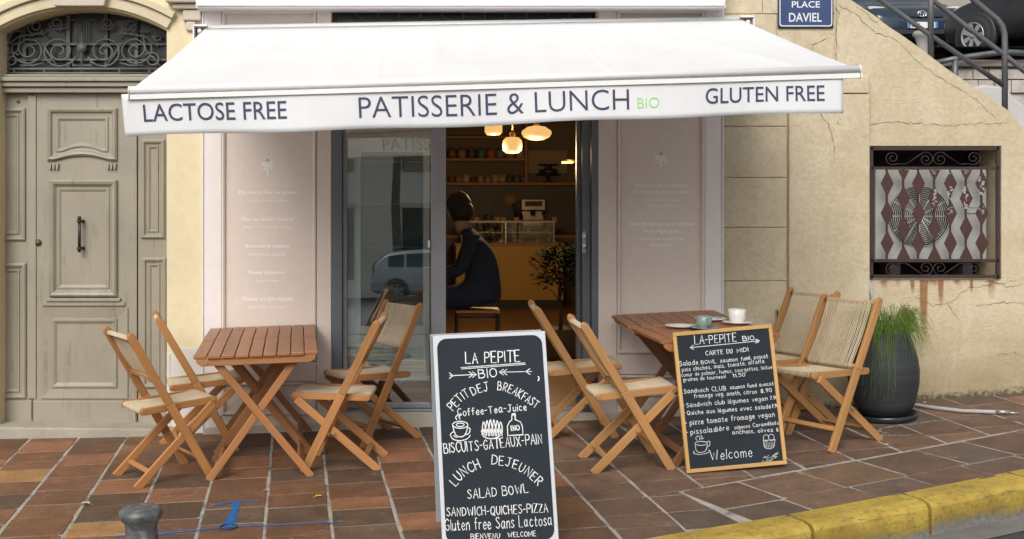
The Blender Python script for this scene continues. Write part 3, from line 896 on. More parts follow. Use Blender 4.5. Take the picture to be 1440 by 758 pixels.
# stone sill under the opening and side panels
m = MB()
for (a, b) in ((463, 655), (656.5, 841)):
    m.prism([(AX(a), gz(AX(a), 0) - .15), (AX(b), gz(AX(b), 0) - .15), (AX(b), gz(0, 0) + .10), (AX(a), gz(0, 0) + .10)], -.055, .05)
for (a, b) in ((289, 462), (842, 1012)):
    m.prism([(AX(a), gz(AX(a), 0) - .1), (AX(b), gz(AX(b), 0) - .1), (AX(b), gz(AX(b), 0) + .05), (AX(a), gz(AX(a), 0) + .045)], -.075, -.0515)
m.build('sill', m_lime, sf, rel=True, bevel=.006)
# transom window above the awning
m = MB(); m.box(SFL, SFR, .06, .09, AZ(40, .06), AZ(14, .06) + .0)
tw = m.build('transom_window', M('dark_blue_glass', (.02, .026, .034), .12, .3, 3), sf, rel=True)
tw['label'] = 'dark window strip above the white awning'
m = MB()
for k in range(13):
    px = 470 + k * 30
    m.box(AX(px, .04), AX(px + 3, .04), .045, .0595, AZ(40, .04), AZ(18, .04))
m.box(SFL, SFR, .045, .059, AZ(18.2, .04), AZ(14.5, .04))
o_ = m.build('frame', M('navy_frame', (.055, .075, .10), .5, .1), tw); off_b = off; off = Vector(sf['_o']); subrel(o_)
# white printed texts
m_print = M('white_print', (.90, .89, .87), .6, .03)
def vinyl(name, lines, cx, emblem):
    m = MB(); PY = -.0345
    mapf = lambda u, v: (u, PY, v)
    for (txt, py, cap, b) in lines: put_centered(m, txt, mapf, AX(cx), AZ(py), cap / 205.36, .016 if b else .006, 1.12)
    m.build('lettering', m_print, sf, rel=True, recalc=False)
    m = MB(); ex, ey = emblem
    for k in range(8):
        a = R(k * 45 + 90); L = (13 if k in (0,) else 16 if k == 4 else 11 if k % 2 == 0 else 7)
        c, s_ = math.cos(a), math.sin(a)
        q = [(0, 0), (.35 * L, .11 * L), (L, 0), (.35 * L, -.11 * L)]
        m.add([mapf(AX(ex + x * c - y * s_), AZ(ey - (x * s_ + y * c))) for x, y in q], [(0, 1, 2, 3)])
    for (dx, dy) in ((-6, -3), (5, -4), (-4, 5), (6, 4), (0, -8)):
        m.add([mapf(AX(ex + dx + 2.0 * math.cos(R(t_ * 45))), AZ(ey + dy + 2.0 * math.sin(R(t_ * 45))) ) for t_ in range(8)], [tuple(range(8))])
    for v_ in range(len(m.v)): m.v[v_] = (m.v[v_][0], PY - .0004, m.v[v_][2])
    m.build('emblem', m_print, sf, rel=True, recalc=False)
vinyl('left', [('Pâtisserie fine de saison', 273, 5.2, 1), ('Fine creative pastries', 284, 4, 0), ('Pain au levain naturel', 310.5, 5.2, 1), ('Natural sourdough bread', 321, 4, 0), ('Biscuiterie maison', 348, 5.2, 1), ('Homemade biscuits', 359, 4, 0),
               ('Pause déjeuner', 385, 5.2, 1), ('Lunch break', 396, 4, 0), ('Glaces au lait végétal', 422, 5.2, 1), ('Dairy free ice cream', 433, 4, 0), ('—', 297, 3.5, 0), ('—', 334, 3.5, 0), ('—', 371, 3.5, 0), ('—', 408, 3.5, 0)], 377, (377, 233))
vinyl('right', [('Fabrication artisanale', 263, 5.2, 1), ('biologique et de saison', 272, 5.2, 1), ('Homemade organic', 283, 4, 0), ('& seasonal food', 291, 4, 0), ('—', 303, 3.5, 0), ('Sans gluten et sans lactose', 317, 5.2, 1), ('Non végétarien', 327, 5, 1), ('Gluten free & dairy free', 337, 4, 0), ('(vegetarian)', 346, 4, 0)], 929, (928, 224))
# aluminium sliding door: jambs, stile, rails, pane
JY = .05
zt = AZ(60, JY); zbm = AZ(576, JY)
m = MB()
m.box(AX(467.5, JY), AX(482, JY), -.045, JY + .10, zbm, zt)
m.build('door_jamb', m_aludk, sf, rel=True, bevel=.003)
m = MB(); m.box(AX(818, JY), AX(829, JY), JY - .05, JY + .03, zbm, zt); m.box(AX(829.5, JY), AX(838.5, JY), -.045, JY + .1, zbm, zt); m.box(AX(812, JY), AX(817.5, JY), JY + .035, JY + .1, zbm, zt)
m.build('door_jamb', m_aludk, sf, rel=True, bevel=.003)
m = MB(); m.box(AX(467, JY), AX(838, JY), -.05, .16, zbm - .02, zbm - .001); m.box(AX(482, JY), AX(817, JY), .0, .012, zbm, zbm + .012); m.box(AX(482, JY), AX(817, JY), .08, .092, zbm, zbm + .012)
m.build('threshold_track', m_alu, sf, rel=True, bevel=.002)
m = MB()
m.box(AX(606, JY), AX(627, JY), JY - .02, JY + .03, zbm + .013, zt); m.box(AX(482.5, JY), AX(488, JY), JY - .02, JY + .03, zbm + .013, zt)
m.box(AX(488.3, JY), AX(605.7, JY), JY - .018, JY + .028, zbm + .013, AZ(566, JY)); m.box(AX(488.3, JY), AX(605.7, JY), JY - .018, JY + .028, AZ(100, JY), zt)
sdr = m.build('sliding_door', m_alu, sf, rel=True, bevel=.003)
m = MB(); m.box(AX(488.5, JY), AX(605.5, JY), JY + .004, JY + .010, AZ(565.7, JY), AZ(100.3, JY))
subrel(m.build('pane', glass('door_glass', .17, (.985, .995, .99)), sdr))
m = MB(); m.box(AX(601.5, JY), AX(604.8, JY), JY - .05, JY - .0205, AZ(348, JY), AZ(338, JY)); subrel(m.build('handle', m_white, sdr, bevel=.004))
m = MB()
for py in (333, 346): m.lathe([(.016, -.018), (.018, 0), (.016, .018)], (AX(820, JY), JY - .058, AZ(py, JY)), 12)
m.box(AX(817, JY), AX(822, JY), JY - .072, JY - .051, AZ(356, JY), AZ(325, JY))
m.build('latch', M('steel', (.45, .45, .46), .3, .1, metal=.9), sf, rel=True, bevel=.002)
off = off_b

# ================================================================== AWNING
Lf = Vector((AX(183, -2.298), -2.298, AZ(127, -2.298))); Rf = Vector((AX(1208, -2.098), -2.098, AZ(97, -2.098)))
Lb = Vector((AX(289, -.12), -.12, AZ(40, -.12))); Rb = Vector((AX(1043, -.12), -.12, AZ(27.5, -.12)))
aw = thing('awning', 'white fabric awning with navy lettering on its valance over the cafe front', 'awning', (.4, -.1, 2.7))
m_canvas = cloth('awning_canvas', (.86, .875, .895), .30)
m = MB()
def Pc(u, q):
    a = Lb.lerp(Rb, u); b = Lf.lerp(Rf, u); p = a.lerp(b, q)
    sag = -.028 * math.sin(math.pi * q) * (1 - .5 * abs(2 * u - 1) ** 3)
    fold = .010 * math.exp(-((u - .83 - .10 * q) / .018) ** 2) * q + .007 * math.exp(-((u - .40 - .04 * q) / .014) ** 2) * (1 - q) * q * 3 + .006 * math.exp(-((u - .15 + .05 * q) / .02) ** 2) * q
    fold += sum(.0045 * math.exp(-((u - s0) / .0022) ** 2) for s0 in (.332, .665))
    cr = fold + .0035 * math.sin(u * 19 + q * 3.0) * math.sin(math.pi * min(1, q * 1.02)) + .003 * math.sin(u * 41 - q * 5) * q * (1 - q) * 3
    return p + Vector((0, 0, sag + cr))
m.grid(Pc, 300, 20)
m.build('canopy', m_canvas, aw, rel=True, recalc=False, solid=.002)
m_alw = M('white_powder_coat', (.78, .78, .765), .35, .03, 3)
m = MB()
d = (Rf - Lf).normalized()
m.tube([Lf - d * .003, Rf + d * .003], .020, 20)
m.bar(Lf + Vector((0, .004, -.034)), Rf + Vector((0, .004, -.034)), .030, .024)
m.build('front_bar', m_alw, aw, rel=True)
m = MB()
for p in (Lf, Rf):
    sg = -1 if p is Lf else 1
    m.lathe([(.0215, -.003), (.0222, .0), (.0215, .003)], p + d * sg * .004, 20, 'X'); m.box(p.x + sg * .004, p.x + sg * .012, p.y - .016, p.y + .02, p.z - .047, p.z - .023)
m.build('end_cap', m_white, aw, rel=True)
# valance hanging from the bar
VTL, VTR = AT(170.5, 132.5, -2.295), AT(1185.5, 103, -2.10)
VBL, VBR = AT(175, 193, -2.30), AT(1185.5, 158, -2.11)
def Pv(u, q, o=0.0):
    a = VTL.lerp(VTR, u); b = VBL.lerp(VBR, u); p = a.lerp(b, q)
    wv = .010 * math.sin(u * 17 + .6) * q + .006 * math.sin(u * 37 + 2) * q * q + .010 * q * math.exp(-((u - .0) / .03) ** 2)
    hem = .004 * math.sin(u * 23) * q + .004 * math.sin(u * 9 + 1) * q
    return p + Vector((0, wv - o, hem))
m = MB(); m.grid(lambda u, q: Pv(u, q), 150, 8)
val = m.build('valance', m_canvas, aw, rel=True, recalc=False, solid=.0016)
m = MB(); m.tube([Pv(i / 100, .975, .003) for i in range(101)], .0022, 4)
def valmap(px0, py0):
    """px -> (u, q) on the valance, using its own corners"""
    u = (px0 - 170.5) / (1185.5 - 170.5); yt = 132.5 + (103 - 132.5) * u; yb = 193 + (158 - 193) * u
    return u, (py0 - yt) / (yb - yt)
def val_text(mm, txt, x0, x1, yb0, yb1, cap, o, bold=0):
    def mp(u, v_):
        px_ = x0 + (x1 - x0) * u; base = yb0 + (yb1 - yb0) * u
        uu, qq = valmap(px_, base - v_)
        return Pv(uu, qq, o)
    put_text(mm, txt, mp, 0, 1, 0, cap, bold)
offa = off; off = Vector(aw['_o'])
WORDS = (('LACTOSE FREE', 198.5, 396, 172.5, 166.5, 24.5), ('PATISSERIE & LUNCH', 496, 877, 166.5, 155, 29.5), ('GLUTEN FREE', 987, 1158, 146.5, 141.5, 21.5))
m = MB()
for a in WORDS: val_text(m, *a, .0035, -.008 if a[0][0] == 'P' else .004)
subrel(m.build('lettering', M('navy_print', (.042, .046, .095), .7, .1, 20), val, recalc=False))
m = MB(); val_text(m, 'BIO', 889, 920, 153, 151.5, 15, .0035, -.012)
o_ = subrel(m.build('lettering', M('green_print', (.30, .62, .20), .7, .06), val, recalc=False)); o_['label'] = 'small green word on the valance'
m = MB()
for a in WORDS: val_text(m, *a, -.0035)
o_ = subrel(m.build('lettering', M('faded_print', (.42, .42, .47), .7, .1), val, recalc=False)); o_['label'] = 'lettering showing through on the back of the valance'
off = offa
# folding arms and wall brackets
for sg, a, b in ((1, Lb, Lf), (-1, Rb, Rf)):
    m = MB(); mid = a.lerp(b, .5) + Vector((.55 * sg, 0, -.10)); s0 = a + Vector((.25 * sg, 0, -.08)); e0 = b + Vector((.22 * sg, .03, -.03))
    m.bar(s0, mid, .035, .05); m.bar(mid, e0, .03, .045)
    m.lathe([(.03, -.03), (.03, .03)], mid, 14)
    m.build('arm', m_alw, aw, rel=True)
    m = MB(); p = a
    ox = -.035 * sg
    m.box(p.x + ox - .045, p.x + ox + .045, -.14, -.005, p.z + .012, p.z + .024); m.box(p.x + ox - .045 * sg - .006, p.x + ox - .045 * sg + .006, -.13, -.005, p.z - .10, p.z + .0115)
    m.lathe([(.014, 0), (.014, -.02)], (p.x + ox, -.135, p.z - .02), 10, 'Y'); m.tube([(p.x + ox - .02, -.06, p.z + .012), (p.x + ox - .02, -.06, p.z - .09)], .012, 8)
    m.build('bracket', m_alw, aw, rel=True, bevel=.002)
m = MB(); m.tube([Lb + Vector((0, .05, -.005)), Rb + Vector((0, .05, -.005))], .036, 16); m.build('roller', m_alw, aw, rel=True)

# ================================================================== RIGHT-HAND WALL
SLOPE = [(1170, -23), (1197, 0), (1230, 22), (1263, 46), (1312, 82), (1367, 121), (1419, 156), (1440, 184), (1490, 226), (1570, 292), (1700, 400)]
sw = thing('stair_wall', 'ochre rendered stair wall with cracks, a sloping top and a grilled opening', 'wall', (3.6, 0, .15))
HX0, HX1, HY0, HY1 = 1222, 1408, 205, 393
def slope_between(a, b):
    out = []
    for (x, y), (x2, y2) in zip(SLOPE, SLOPE[1:]):
        if a <= x <= b and (x, y) not in out: out.append((x, y))
        for q in (a, b):
            if x < q < x2: out.append((q, y + (y2 - y) * (q - x) / (x2 - x)))
    x, y = SLOPE[-1]
    if a <= x <= b: out.append((x, y))
    return sorted(set(out))
def swp(a, b, ybot):
    top = slope_between(a, b)
    # ragged worn edge
    fine = []
    for (x, y), (x2, y2) in zip(top, top[1:]):
        n = max(1, int((x2 - x) / 9))
        for k in range(n): fine.append((x + (x2 - x) * k / n, y + (y2 - y) * k / n + random.uniform(-1.1, 1.1) * (1 if k else 0)))
    fine.append(top[-1])
    return [(AX(a), AZ(ybot) if ybot else GB)] + [(AX(x), AZ(y)) for x, y in fine] + [(AX(b), AZ(ybot) if ybot else GB)]
m = MB(); WT = .32
m.prism(swp(1176.5, HX0, None), -.001, WT); m.prism(swp(HX0, HX1, HY0), -.001, WT); m.prism(swp(HX1, 1700, None), -.001, WT)
m.prism([(AX(HX0), GB), (AX(HX0), AZ(HY1)), (AX(HX1), AZ(HY1)), (AX(HX1), GB)], -.001, WT)
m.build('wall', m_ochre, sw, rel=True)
m = MB(); m.box(AX(HX0) - .02, AX(HX1) + .02, .44, .46, AZ(HY1) - .02, AZ(HY0) + .02); m.box(AX(HX0) - .02, AX(HX1) + .02, WT + .001, .44, AZ(HY1) - .03, AZ(HY1) - .002); m.box(AX(HX0) - .02, AX(HX1) + .02, WT + .001, .44, AZ(HY0) + .002, AZ(HY0) + .03)
for px in (HX0, HX1): m.box(AX(px) - .03, AX(px) + .03, WT + .002, .44, AZ(HY1), AZ(HY0))
m.build('niche_back', M('dark_niche', (.035, .032, .03), .9, .3), sw, rel=True)
m = MB()
m.box(AX(1107), AX(1220), -.045, -.0015, GB, AZ(133)); m.box(AX(1107), AX(1219), -.050, -.0015, AZ(132), AZ(107))
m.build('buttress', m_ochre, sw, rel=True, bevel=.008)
m = MB(); m.box(AX(1089), AX(1221), -.095, -.0455, GB, AZ(433)); m.box(AX(1089), AX(1107) - .001, -.0955, -.0125, GB, AZ(433.5))
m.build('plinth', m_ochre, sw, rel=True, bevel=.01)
# cracks in the render, drawn as thin dark brown ribbons
m = MB()
def crack(pts, wd=.0032, y=-.0035, jag=2.0):
    fine = []
    for (x, y_), (x2, y2) in zip(pts, pts[1:]):
        n = max(2, int(math.hypot(x2 - x, y2 - y_) / 5))
        for k in range(n): fine.append((x + (x2 - x) * k / n + random.uniform(-jag, jag), y_ + (y2 - y_) * k / n + random.uniform(-jag, jag)))
    fine.append(pts[-1])
    P = [(AX(a), AZ(b)) for a, b in fine]
    for i in range(len(P) - 1):
        ribbon(m, [P[i], P[i + 1]], wd * random.uniform(.4, 1.5) * (1 - .5 * i / len(P)), lambda u, v_: (u, y, v_))
for a in ([(1173, 4), (1179, 20), (1174, 48), (1180, 72), (1173, 80)], [(1180, 8), (1205, 22), (1228, 45), (1262, 58), (1290, 86), (1330, 115), (1372, 140), (1400, 168)], [(1205, 10), (1218, 18), (1240, 40)],
          [(1222, 175), (1260, 172), (1330, 176), (1420, 173)], [(1286, 418), (1312, 430), (1338, 424), (1362, 405), (1400, 398), (1440, 392)], [(1332, 428), (1346, 446), (1352, 452)], [(1372, 432), (1400, 424), (1440, 428)], [(1400, 500), (1425, 496), (1440, 503)],
          [(1385, 395), (1420, 404), (1438, 398)]):
    crack(a)
m.build('crack', M('crack_brown', (.14, .105, .065), .95, .2), sw, rel=True, recalc=False)
m = MB()
crack([(1152, 160), (1163, 178), (1168, 205), (1171, 230)], .004, -.0475); crack([(1173, 172), (1180, 176)], .004, -.0475)
crack([(1160, 55), (1143, 62), (1142, 75), (1148, 84)], .004, -.0145)
m.build('crack', M('crack_brown', (.14, .105, .065), .95, .2), sw, rel=True, recalc=False)
# air conditioner in the niche
ac = thing('air_conditioner', 'pale grey air conditioner box behind the rusty diamond grille', 'air conditioner', (AX(1310), .1, AZ(372)))
AY = .12
m = MB(); m.box(AX(1231, AY), AX(1388, AY), AY, AY + .27, AZ(369, AY), AZ(238, AY))
m_acw = M('ac_casing', (.42, .42, .40), .5, .08, 3)
m.build('casing', m_acw, ac, rel=True, bevel=.012)
m = MB(); fc = AT(1292, 304, AY)
for k in range(15): m.tube([(fc.x + r_ * math.cos(R(a)), AY - .012, fc.z + r_ * math.sin(R(a))) for r_ in [.018 + .0137 * k] for a in range(0, 360, 12)], .0018, 5, closed=True)
for k in range(12): m.tube([(fc.x + .02 * math.cos(R(30 * k)), AY - .014, fc.z + .02 * math.sin(R(30 * k))), (fc.x + .205 * math.cos(R(30 * k)), AY - .012, fc.z + .205 * math.sin(R(30 * k)))], .003, 5)
m.build('fan_guard', M('fan_guard_wire', (.62, .62, .58), .5, .1), ac, rel=True)
m = MB(); m.lathe([(.212, 0), (.212, -.004), (.0, -.0045)], (fc.x, AY - .001, fc.z), 40, 'Y'); m.build('fan_opening', M('fan_dark', (.05, .052, .052), .6, .2), ac, rel=True)
m = MB()
for k in range(3):
    a = R(120 * k + 20)
    m.add([(fc.x + r_ * math.cos(a + w_), AY - .0065 - .003 * (w_ > .2), fc.z + r_ * math.sin(a + w_)) for r_, w_ in ((.04, 0), (.18, -.1), (.19, .5), (.04, .6))], [(0, 1, 2, 3)])
m.build('fan_blade', M('fan_blade_grey', (.11, .11, .11), .5, .1), ac, rel=True, recalc=False, solid=.002)
m = MB(); m.box(AX(1352, AY), AX(1384, AY), AY - .006, AY - .0005, AZ(292, AY), AZ(252, AY)); m.box(AX(1356, AY), AX(1386, AY), AY - .008, AY - .001, AZ(300, AY), AZ(297, AY)); m.build('side_cover', m_acw, ac, rel=True, bevel=.003)
m = MB()
for px in (1262, 1364): m.box(AX(px - 7, AY), AX(px + 7, AY), AY + .03, AY + .25, AZ(393, .1), AZ(369.5, AY))
m.build('foot', M('black_rubber', (.03, .03, .03), .7), ac, rel=True, bevel=.004)
# window grille
wg = thing('window_grille', 'rusty brown iron grille of scrolls and diamond plates over the wall niche', 'grille', (AX(1314), 0, AZ(393)))
GY = -.012
m_rust = M('rusty_brown_iron', (.040, .022, .019), .65, .35, 9, .35, 90)
m_diam = M('oxide_red_plate', (.056, .021, .018), .7, .25, 7, .2, 80)
m = MB()
def gp(px, py, y=GY): return AT(px, py, y)
for py, hgt in ((209, 5), (236.5, 4), (366.5, 4.5), (389, 5)):
    m.bar(gp(1224, py), gp(1404, py), .022, hgt / 205)
for px in (1225, 1403): m.bar(gp(px, 206), gp(px, 392), .022, 4.5 / 205)
m.bar(gp(1407, 208, .10), gp(1407, 391, .10), .018, .018); m.bar(gp(1407, 212, .10), gp(1403, 212), .014, .014); m.bar(gp(1407, 386, .10), gp(1403, 386), .014, .014)
m.build('frame', m_rust, wg, rel=True, bevel=.002)
for px in (1247, 1270, 1291, 1313.5, 1336, 1358, 1380):
    m = MB(); m.bar(gp(px, 238.5), gp(px, 364.5), .009, .012)
    m.build('bar', m_rust, wg, rel=True)
    m = MB(); odd = [1247, 1270, 1291, 1313.5, 1336, 1358, 1380].index(px) % 2
    for k in range(-1, 5):
        cy = 258 + 42 * k + (0 if not odd else 21)
        top, bot = max(cy - 18.5, 239.0), min(cy + 18.5, 364.5)
        if bot - top < 6: continue
        hw = 9.2
        pts = []
        if top > cy - 18.5: w_ = hw * (1 - (cy - top) / 18.5) if top < cy else hw; pts += [(px - w_ if top < cy else px - hw * (1 - (top - cy) / 18.5), top), (px + w_ if top < cy else px + hw * (1 - (top - cy) / 18.5), top)]
        else: pts += [(px, top)]
        if top < cy < bot: pts += [(px + hw, cy)]
        if bot < cy + 18.5: w_ = hw * (1 - (bot - cy) / 18.5) if bot > cy else hw * (1 - (cy - bot) / 18.5); pts += [(px + w_, bot), (px - w_, bot)]
        else: pts += [(px, bot)]
        if top < cy < bot: pts += [(px - hw, cy)]
        m.prism([(AX(a, GY), AZ(b, GY)) for a, b in pts], GY - .0085, GY - .0062)
    m.build('diamond_plate', m_diam, wg, rel=True)
    if px in (1313.5, 1336, 1358, 1380):                       # plates where the paint has flaked to pale metal
        m = MB()
        for (cy, k) in {1313.5: ((240, 5), (278, 12)), 1336: ((241, 4), (272, 10), (296, 5)), 1358: ((240, 5), (278, 16)), 1380: ((262, 14), (294, 8))}[px]:
            for j in range(9):
                a0 = cy - k + 2 * k * j / 9; ww = random.uniform(.6, 3.4); x0 = px + random.uniform(-4.0, 3.0)
                m.add([gp(x0 - ww * .6, a0, GY - .0092), gp(x0 + ww, a0 + .6, GY - .0092), gp(x0 + ww * .7, a0 + 2 * k / random.uniform(6, 12), GY - .0092), gp(x0 - ww * .4, a0 + 2 * k / random.uniform(6, 12), GY - .0092)], [(0, 1, 2, 3)])
        m.build('bare_metal_patch', M('flaked_metal', (.30, .30, .31), .5, .5, 25), wg, rel=True, recalc=False)
for (yc, sg) in ((223, 1), (378, -1)):
    m = MB()
    S = lambda pts: [gp(a, b) for a, b in pts]
    for hx in (1, -1):
        base = 1312
        def mx(pts): return S([(base + hx * (a - base), yc + sg * (b - 223)) for a, b in pts])
        m.tube(mx([(1350, 231), (1331, 218), (1325, 214)] ), .003, 6)
        m.tube(mx([(1325, 214)] + spiral(1322, 224, 11, 2.0, 75, 1.6, 1, 24)), .003, 6)
        m.tube(mx([(1350, 231)] + spiral(1369, 222, 11, 2.0, 235, 1.7, 1, 26)), .003, 6)
    m.build('scroll', m_rust, wg, rel=True)
# drain hose of the air conditioner
m = MB()
P = [AT(1221, 394, -.02), AT(1223, 402, -.035), AT(1226, 412, -.04), AT(1229, 440, -.06), AT(1229, 500, -.08)]
q = [(3.10, -.075), (3.2, -.12), (3.33, -.19), (3.42, -.36), (3.53, -.50), (3.64, -.56), (3.72, -.60)]
P += [Vector((3.06, -.07, .45)), Vector((3.06, -.065, .24))] + [Vector((x, y, gz(x, y) + .017)) for x, y in q]
m.tube(P, .0125, 10)
hose = m.build('drain_hose', M('pale_hose', (.38, .38, .38), .5, .12, 6))
tag(hose, 'pale grey drain hose running from the grille behind the planter onto the paving', 'hose')
m = MB(); x, y = 3.72, -.60
m.tube([(x - .02, y + .01, gz(x, y) + .018), (x + .05, y - .02, gz(x, y) + .017)], .0145, 10); m.tube([(x + .05, y - .02, gz(x, y) + .017), (x + .11, y - .03, gz(x, y) + .011)], [.009, .006], 8)
cf = m.build('coupling', M('dull_steel', (.4, .39, .37), .4, .2, metal=.7), hose)

# street sign
sg_ = thing('street_sign', 'blue enamel street name sign with white lettering high on the ochre wall', 'sign', (AX(1131), -.02, AZ(38)))
m = MB(); m.prism([(AX(1092.5), AZ(40)), (AX(1170), AZ(40)), (AX(1170), AZ(-34)), (AX(1092.5), AZ(-34))], -.030, -.0125)
m.build('plate', M('navy_enamel_edge', (.02, .025, .055), .35, .1), sg_, rel=True, bevel=.003)
def rrect(x0, x1, y0, y1, r_, n=5):
    pts = []
    for cx, cy, a in ((x1 - r_, y0 + r_, -90), (x1 - r_, y1 - r_, 0), (x0 + r_, y1 - r_, 90), (x0 + r_, y0 + r_, 180)):
        pts += [(cx + r_ * math.cos(R(a + 90 * i / n)), cy + r_ * math.sin(R(a + 90 * i / n))) for i in range(n + 1)]
    return pts
m_enw = M('white_enamel', (.72, .73, .75), .3, .04, 8)
m = MB()
o1 = rrect(1094.3, 1168.2, -32, 38.0, 4); o2 = rrect(1095.6, 1166.9, -30.6, 36.6, 3.2)
vs = [(AX(a), -.0306, AZ(b)) for a, b in o1 + o2]; n = len(o1)
m.add(vs, [(i, (i + 1) % n, n + (i + 1) % n, n + i) for i in range(n)])
m.build('border', m_enw, sg_, rel=True, recalc=False)
m = MB(); m.add([(AX(a), -.0303, AZ(b)) for a, b in o2], [tuple(range(n))]); m.build('face', M('blue_enamel', (.032, .062, .165), .3, .12, 4), sg_, rel=True, recalc=False)
m = MB(); mp = lambda u, v_: (u, -.0309, v_)
put_text(m, 'PLACE', mp, AX(1111.5), AX(1151), AZ(11.5), 8.6 / 205.36, .012); put_text(m, 'DAVIEL', mp, AX(1107.5), AX(1153.5), AZ(31.3), 12 / 205.36, .012)
m.add([mp(AX(a), AZ(b)) for a, b in ((1114, .5), (1148, .5), (1148, -1), (1114, -1))], [(0, 1, 2, 3)])
m.build('lettering', m_enw, sg_, rel=True, recalc=False)

# ================================================================== STAIRS, UPPER STREET, RAILS
m_conc = M('grey_concrete', (.30, .295, .28), .85, .2, 3, .4, 60)
mb = MB()                                                    # steps climbing to the left behind the wall
for k in range(16):
    x1 = AX(1560) - .30 * k; z1 = AZ(300) + .2 * k - .35
    if z1 > 3.1: break
    mb.box(x1 - .31, x1, WT + .15, 1.9, GB, z1)
struct(mb.build('stairs', m_conc, bevel=.01))
UZ = lambda y: 3.58 + max(0, (y - 9.0)) * .13
mb = MB()
mb.grid(lambda u, q: (-2 + 60 * u if True else 0, 8.0 + 60 * q, UZ(8.0 + 60 * q)), 4, 20)
struct(mb.build('upper_road', MATS['asphalt'], recalc=False))
# kerb edge of the upper street and its stone retaining wall
uw = thing('retaining_wall', 'low pale rubble stone wall below the parked cars at the upper street', 'wall', (9.5, 7.4, 2.5))
mb = MB(); rnd = random.Random(4)
YW = 7.4
z = AZ(131, YW)
for row in range(3):
    x = 5.6; z0 = [AZ(131, YW), AZ(112, YW), AZ(97, YW)][row]; z1 = [AZ(112.5, YW), AZ(97.5, YW), AZ(94.5, YW)][row]
    while x < 14.5:
        wd = rnd.uniform(.16, .42) if row < 2 else 1.2
        d = rnd.uniform(0, .03)
        mb.box(x + .006, x + wd - .006, YW - d, YW + .3, z0 + .004, z1 - .004); x += wd
mb.box(5.6, 14.5, YW + .02, YW + .58, -.5, AZ(97, YW))
uw_s = M('rubble_stone', (.44, .40, .36), .85, .38, 5, .6, 30)
mb.build('wall', uw_s, uw, rel=True, bevel=.012)
mb = MB(); mb.box(5.5, 14.6, YW - .08, 8.6, AZ(94.3, YW), AZ(85, YW)); mb.build('coping', M('pinkish_paving', (.30, .24, .22), .8, .15, 4, .2), uw, rel=True, bevel=.01)
# pale block end of the far stair wall
fw = thing('stair_end_block', 'pale grey rendered block at the foot of the stairs behind the handrail', 'wall', (5.2, 2.4, 1.0))
mb = MB(); y = 2.2
mb.prism([(AX(1366, y), .2), (AX(1560, y), .2), (AX(1560, y), AZ(232, y)), (AX(1428, y), AZ(139, y)), (AX(1418, y), AZ(127, y)), (AX(1404, y), AZ(121, y)), (AX(1384, y), AZ(119, y)), (AX(1366, y), AZ(123, y))], y, y + .5)
mb.build('wall', M('pale_grey_render', (.50, .49, .475), .8, .08, 2, .3, 50), fw, rel=True, bevel=.02)

m_rail = M('grey_painted_steel', (.135, .14, .15), .45, .25, 7, .12, 80, .4)
rl = thing('handrail', 'grey tubular steel handrail on top of the sloping stair wall', 'railing', (AX(1413), .15, AZ(150)))
RY = .15
T = lambda px, py: AT(px, py, RY)
m = MB(); m.tube([T(1175, -42), T(1240, 1), T(1309, 50), T(1411, 120)], .0175, 12); m.build('rail', m_rail, rl, rel=True)
m = MB(); m.tube([T(1250, -46), T(1309, -2), T(1360, 38), T(1411, 76), T(1450, 108), T(1500, 146)], .0175, 12); m.build('rail', m_rail, rl, rel=True)
m = MB(); P = [T(1309, -70), T(1368, -1), T(1392, 19), T(1402, 27), T(1409, 36), T(1412.5, 48), T(1413, 62), T(1413, 157)]
m.tube(P, .020, 12); m.build('post', m_rail, rl, rel=True)
m = MB(); m.tube([T(1309, -70), T(1309, 86)], .021, 12); m.build('post', m_rail, rl, rel=True)
m = MB(); m.tube([T(1500, 146), T(1560, 190)], .0175, 12); m.tube([T(1500, 146), T(1500, 236)], .02, 12); m.build('post', m_rail, rl, rel=True)
br = thing('low_barrier', 'low grey steel barrier rail at the edge of the upper street', 'railing', (8.4, 7.2, 3.0))
m = MB(); YB = 7.2
m.tube([AT(1318, 88, YB), AT(1345, 82, YB), AT(1410, 73, YB), AT(1470, 76, YB)], .038, 10); m.build('rail', m_rail, br, rel=True)
m = MB(); m.tube([AT(1343, 82, YB), AT(1343, 132, YB)], .038, 10); m.build('post', m_rail, br, rel=True)
# squat stone bollard beside the upper street
ub = thing('stone_bollard', 'squat grey stone bollard by the railing in front of the blue car', 'bollard', (AX(1297, 7.6), 7.6, AZ(84, 7.6)))
m = MB(); s_ = (CAM_D + 7.6) / F_PX
m.lathe([(11 * s_, 40 * s_), (12.5 * s_, 38 * s_), (13 * s_, 34 * s_), (10 * s_, 31 * s_), (7.5 * s_, 22 * s_), (9 * s_, 5 * s_), (11 * s_, -6 * s_), (11 * s_, -30 * s_)][::-1], (0, 0, 0), 20)
m.build('column', m_conc, ub)

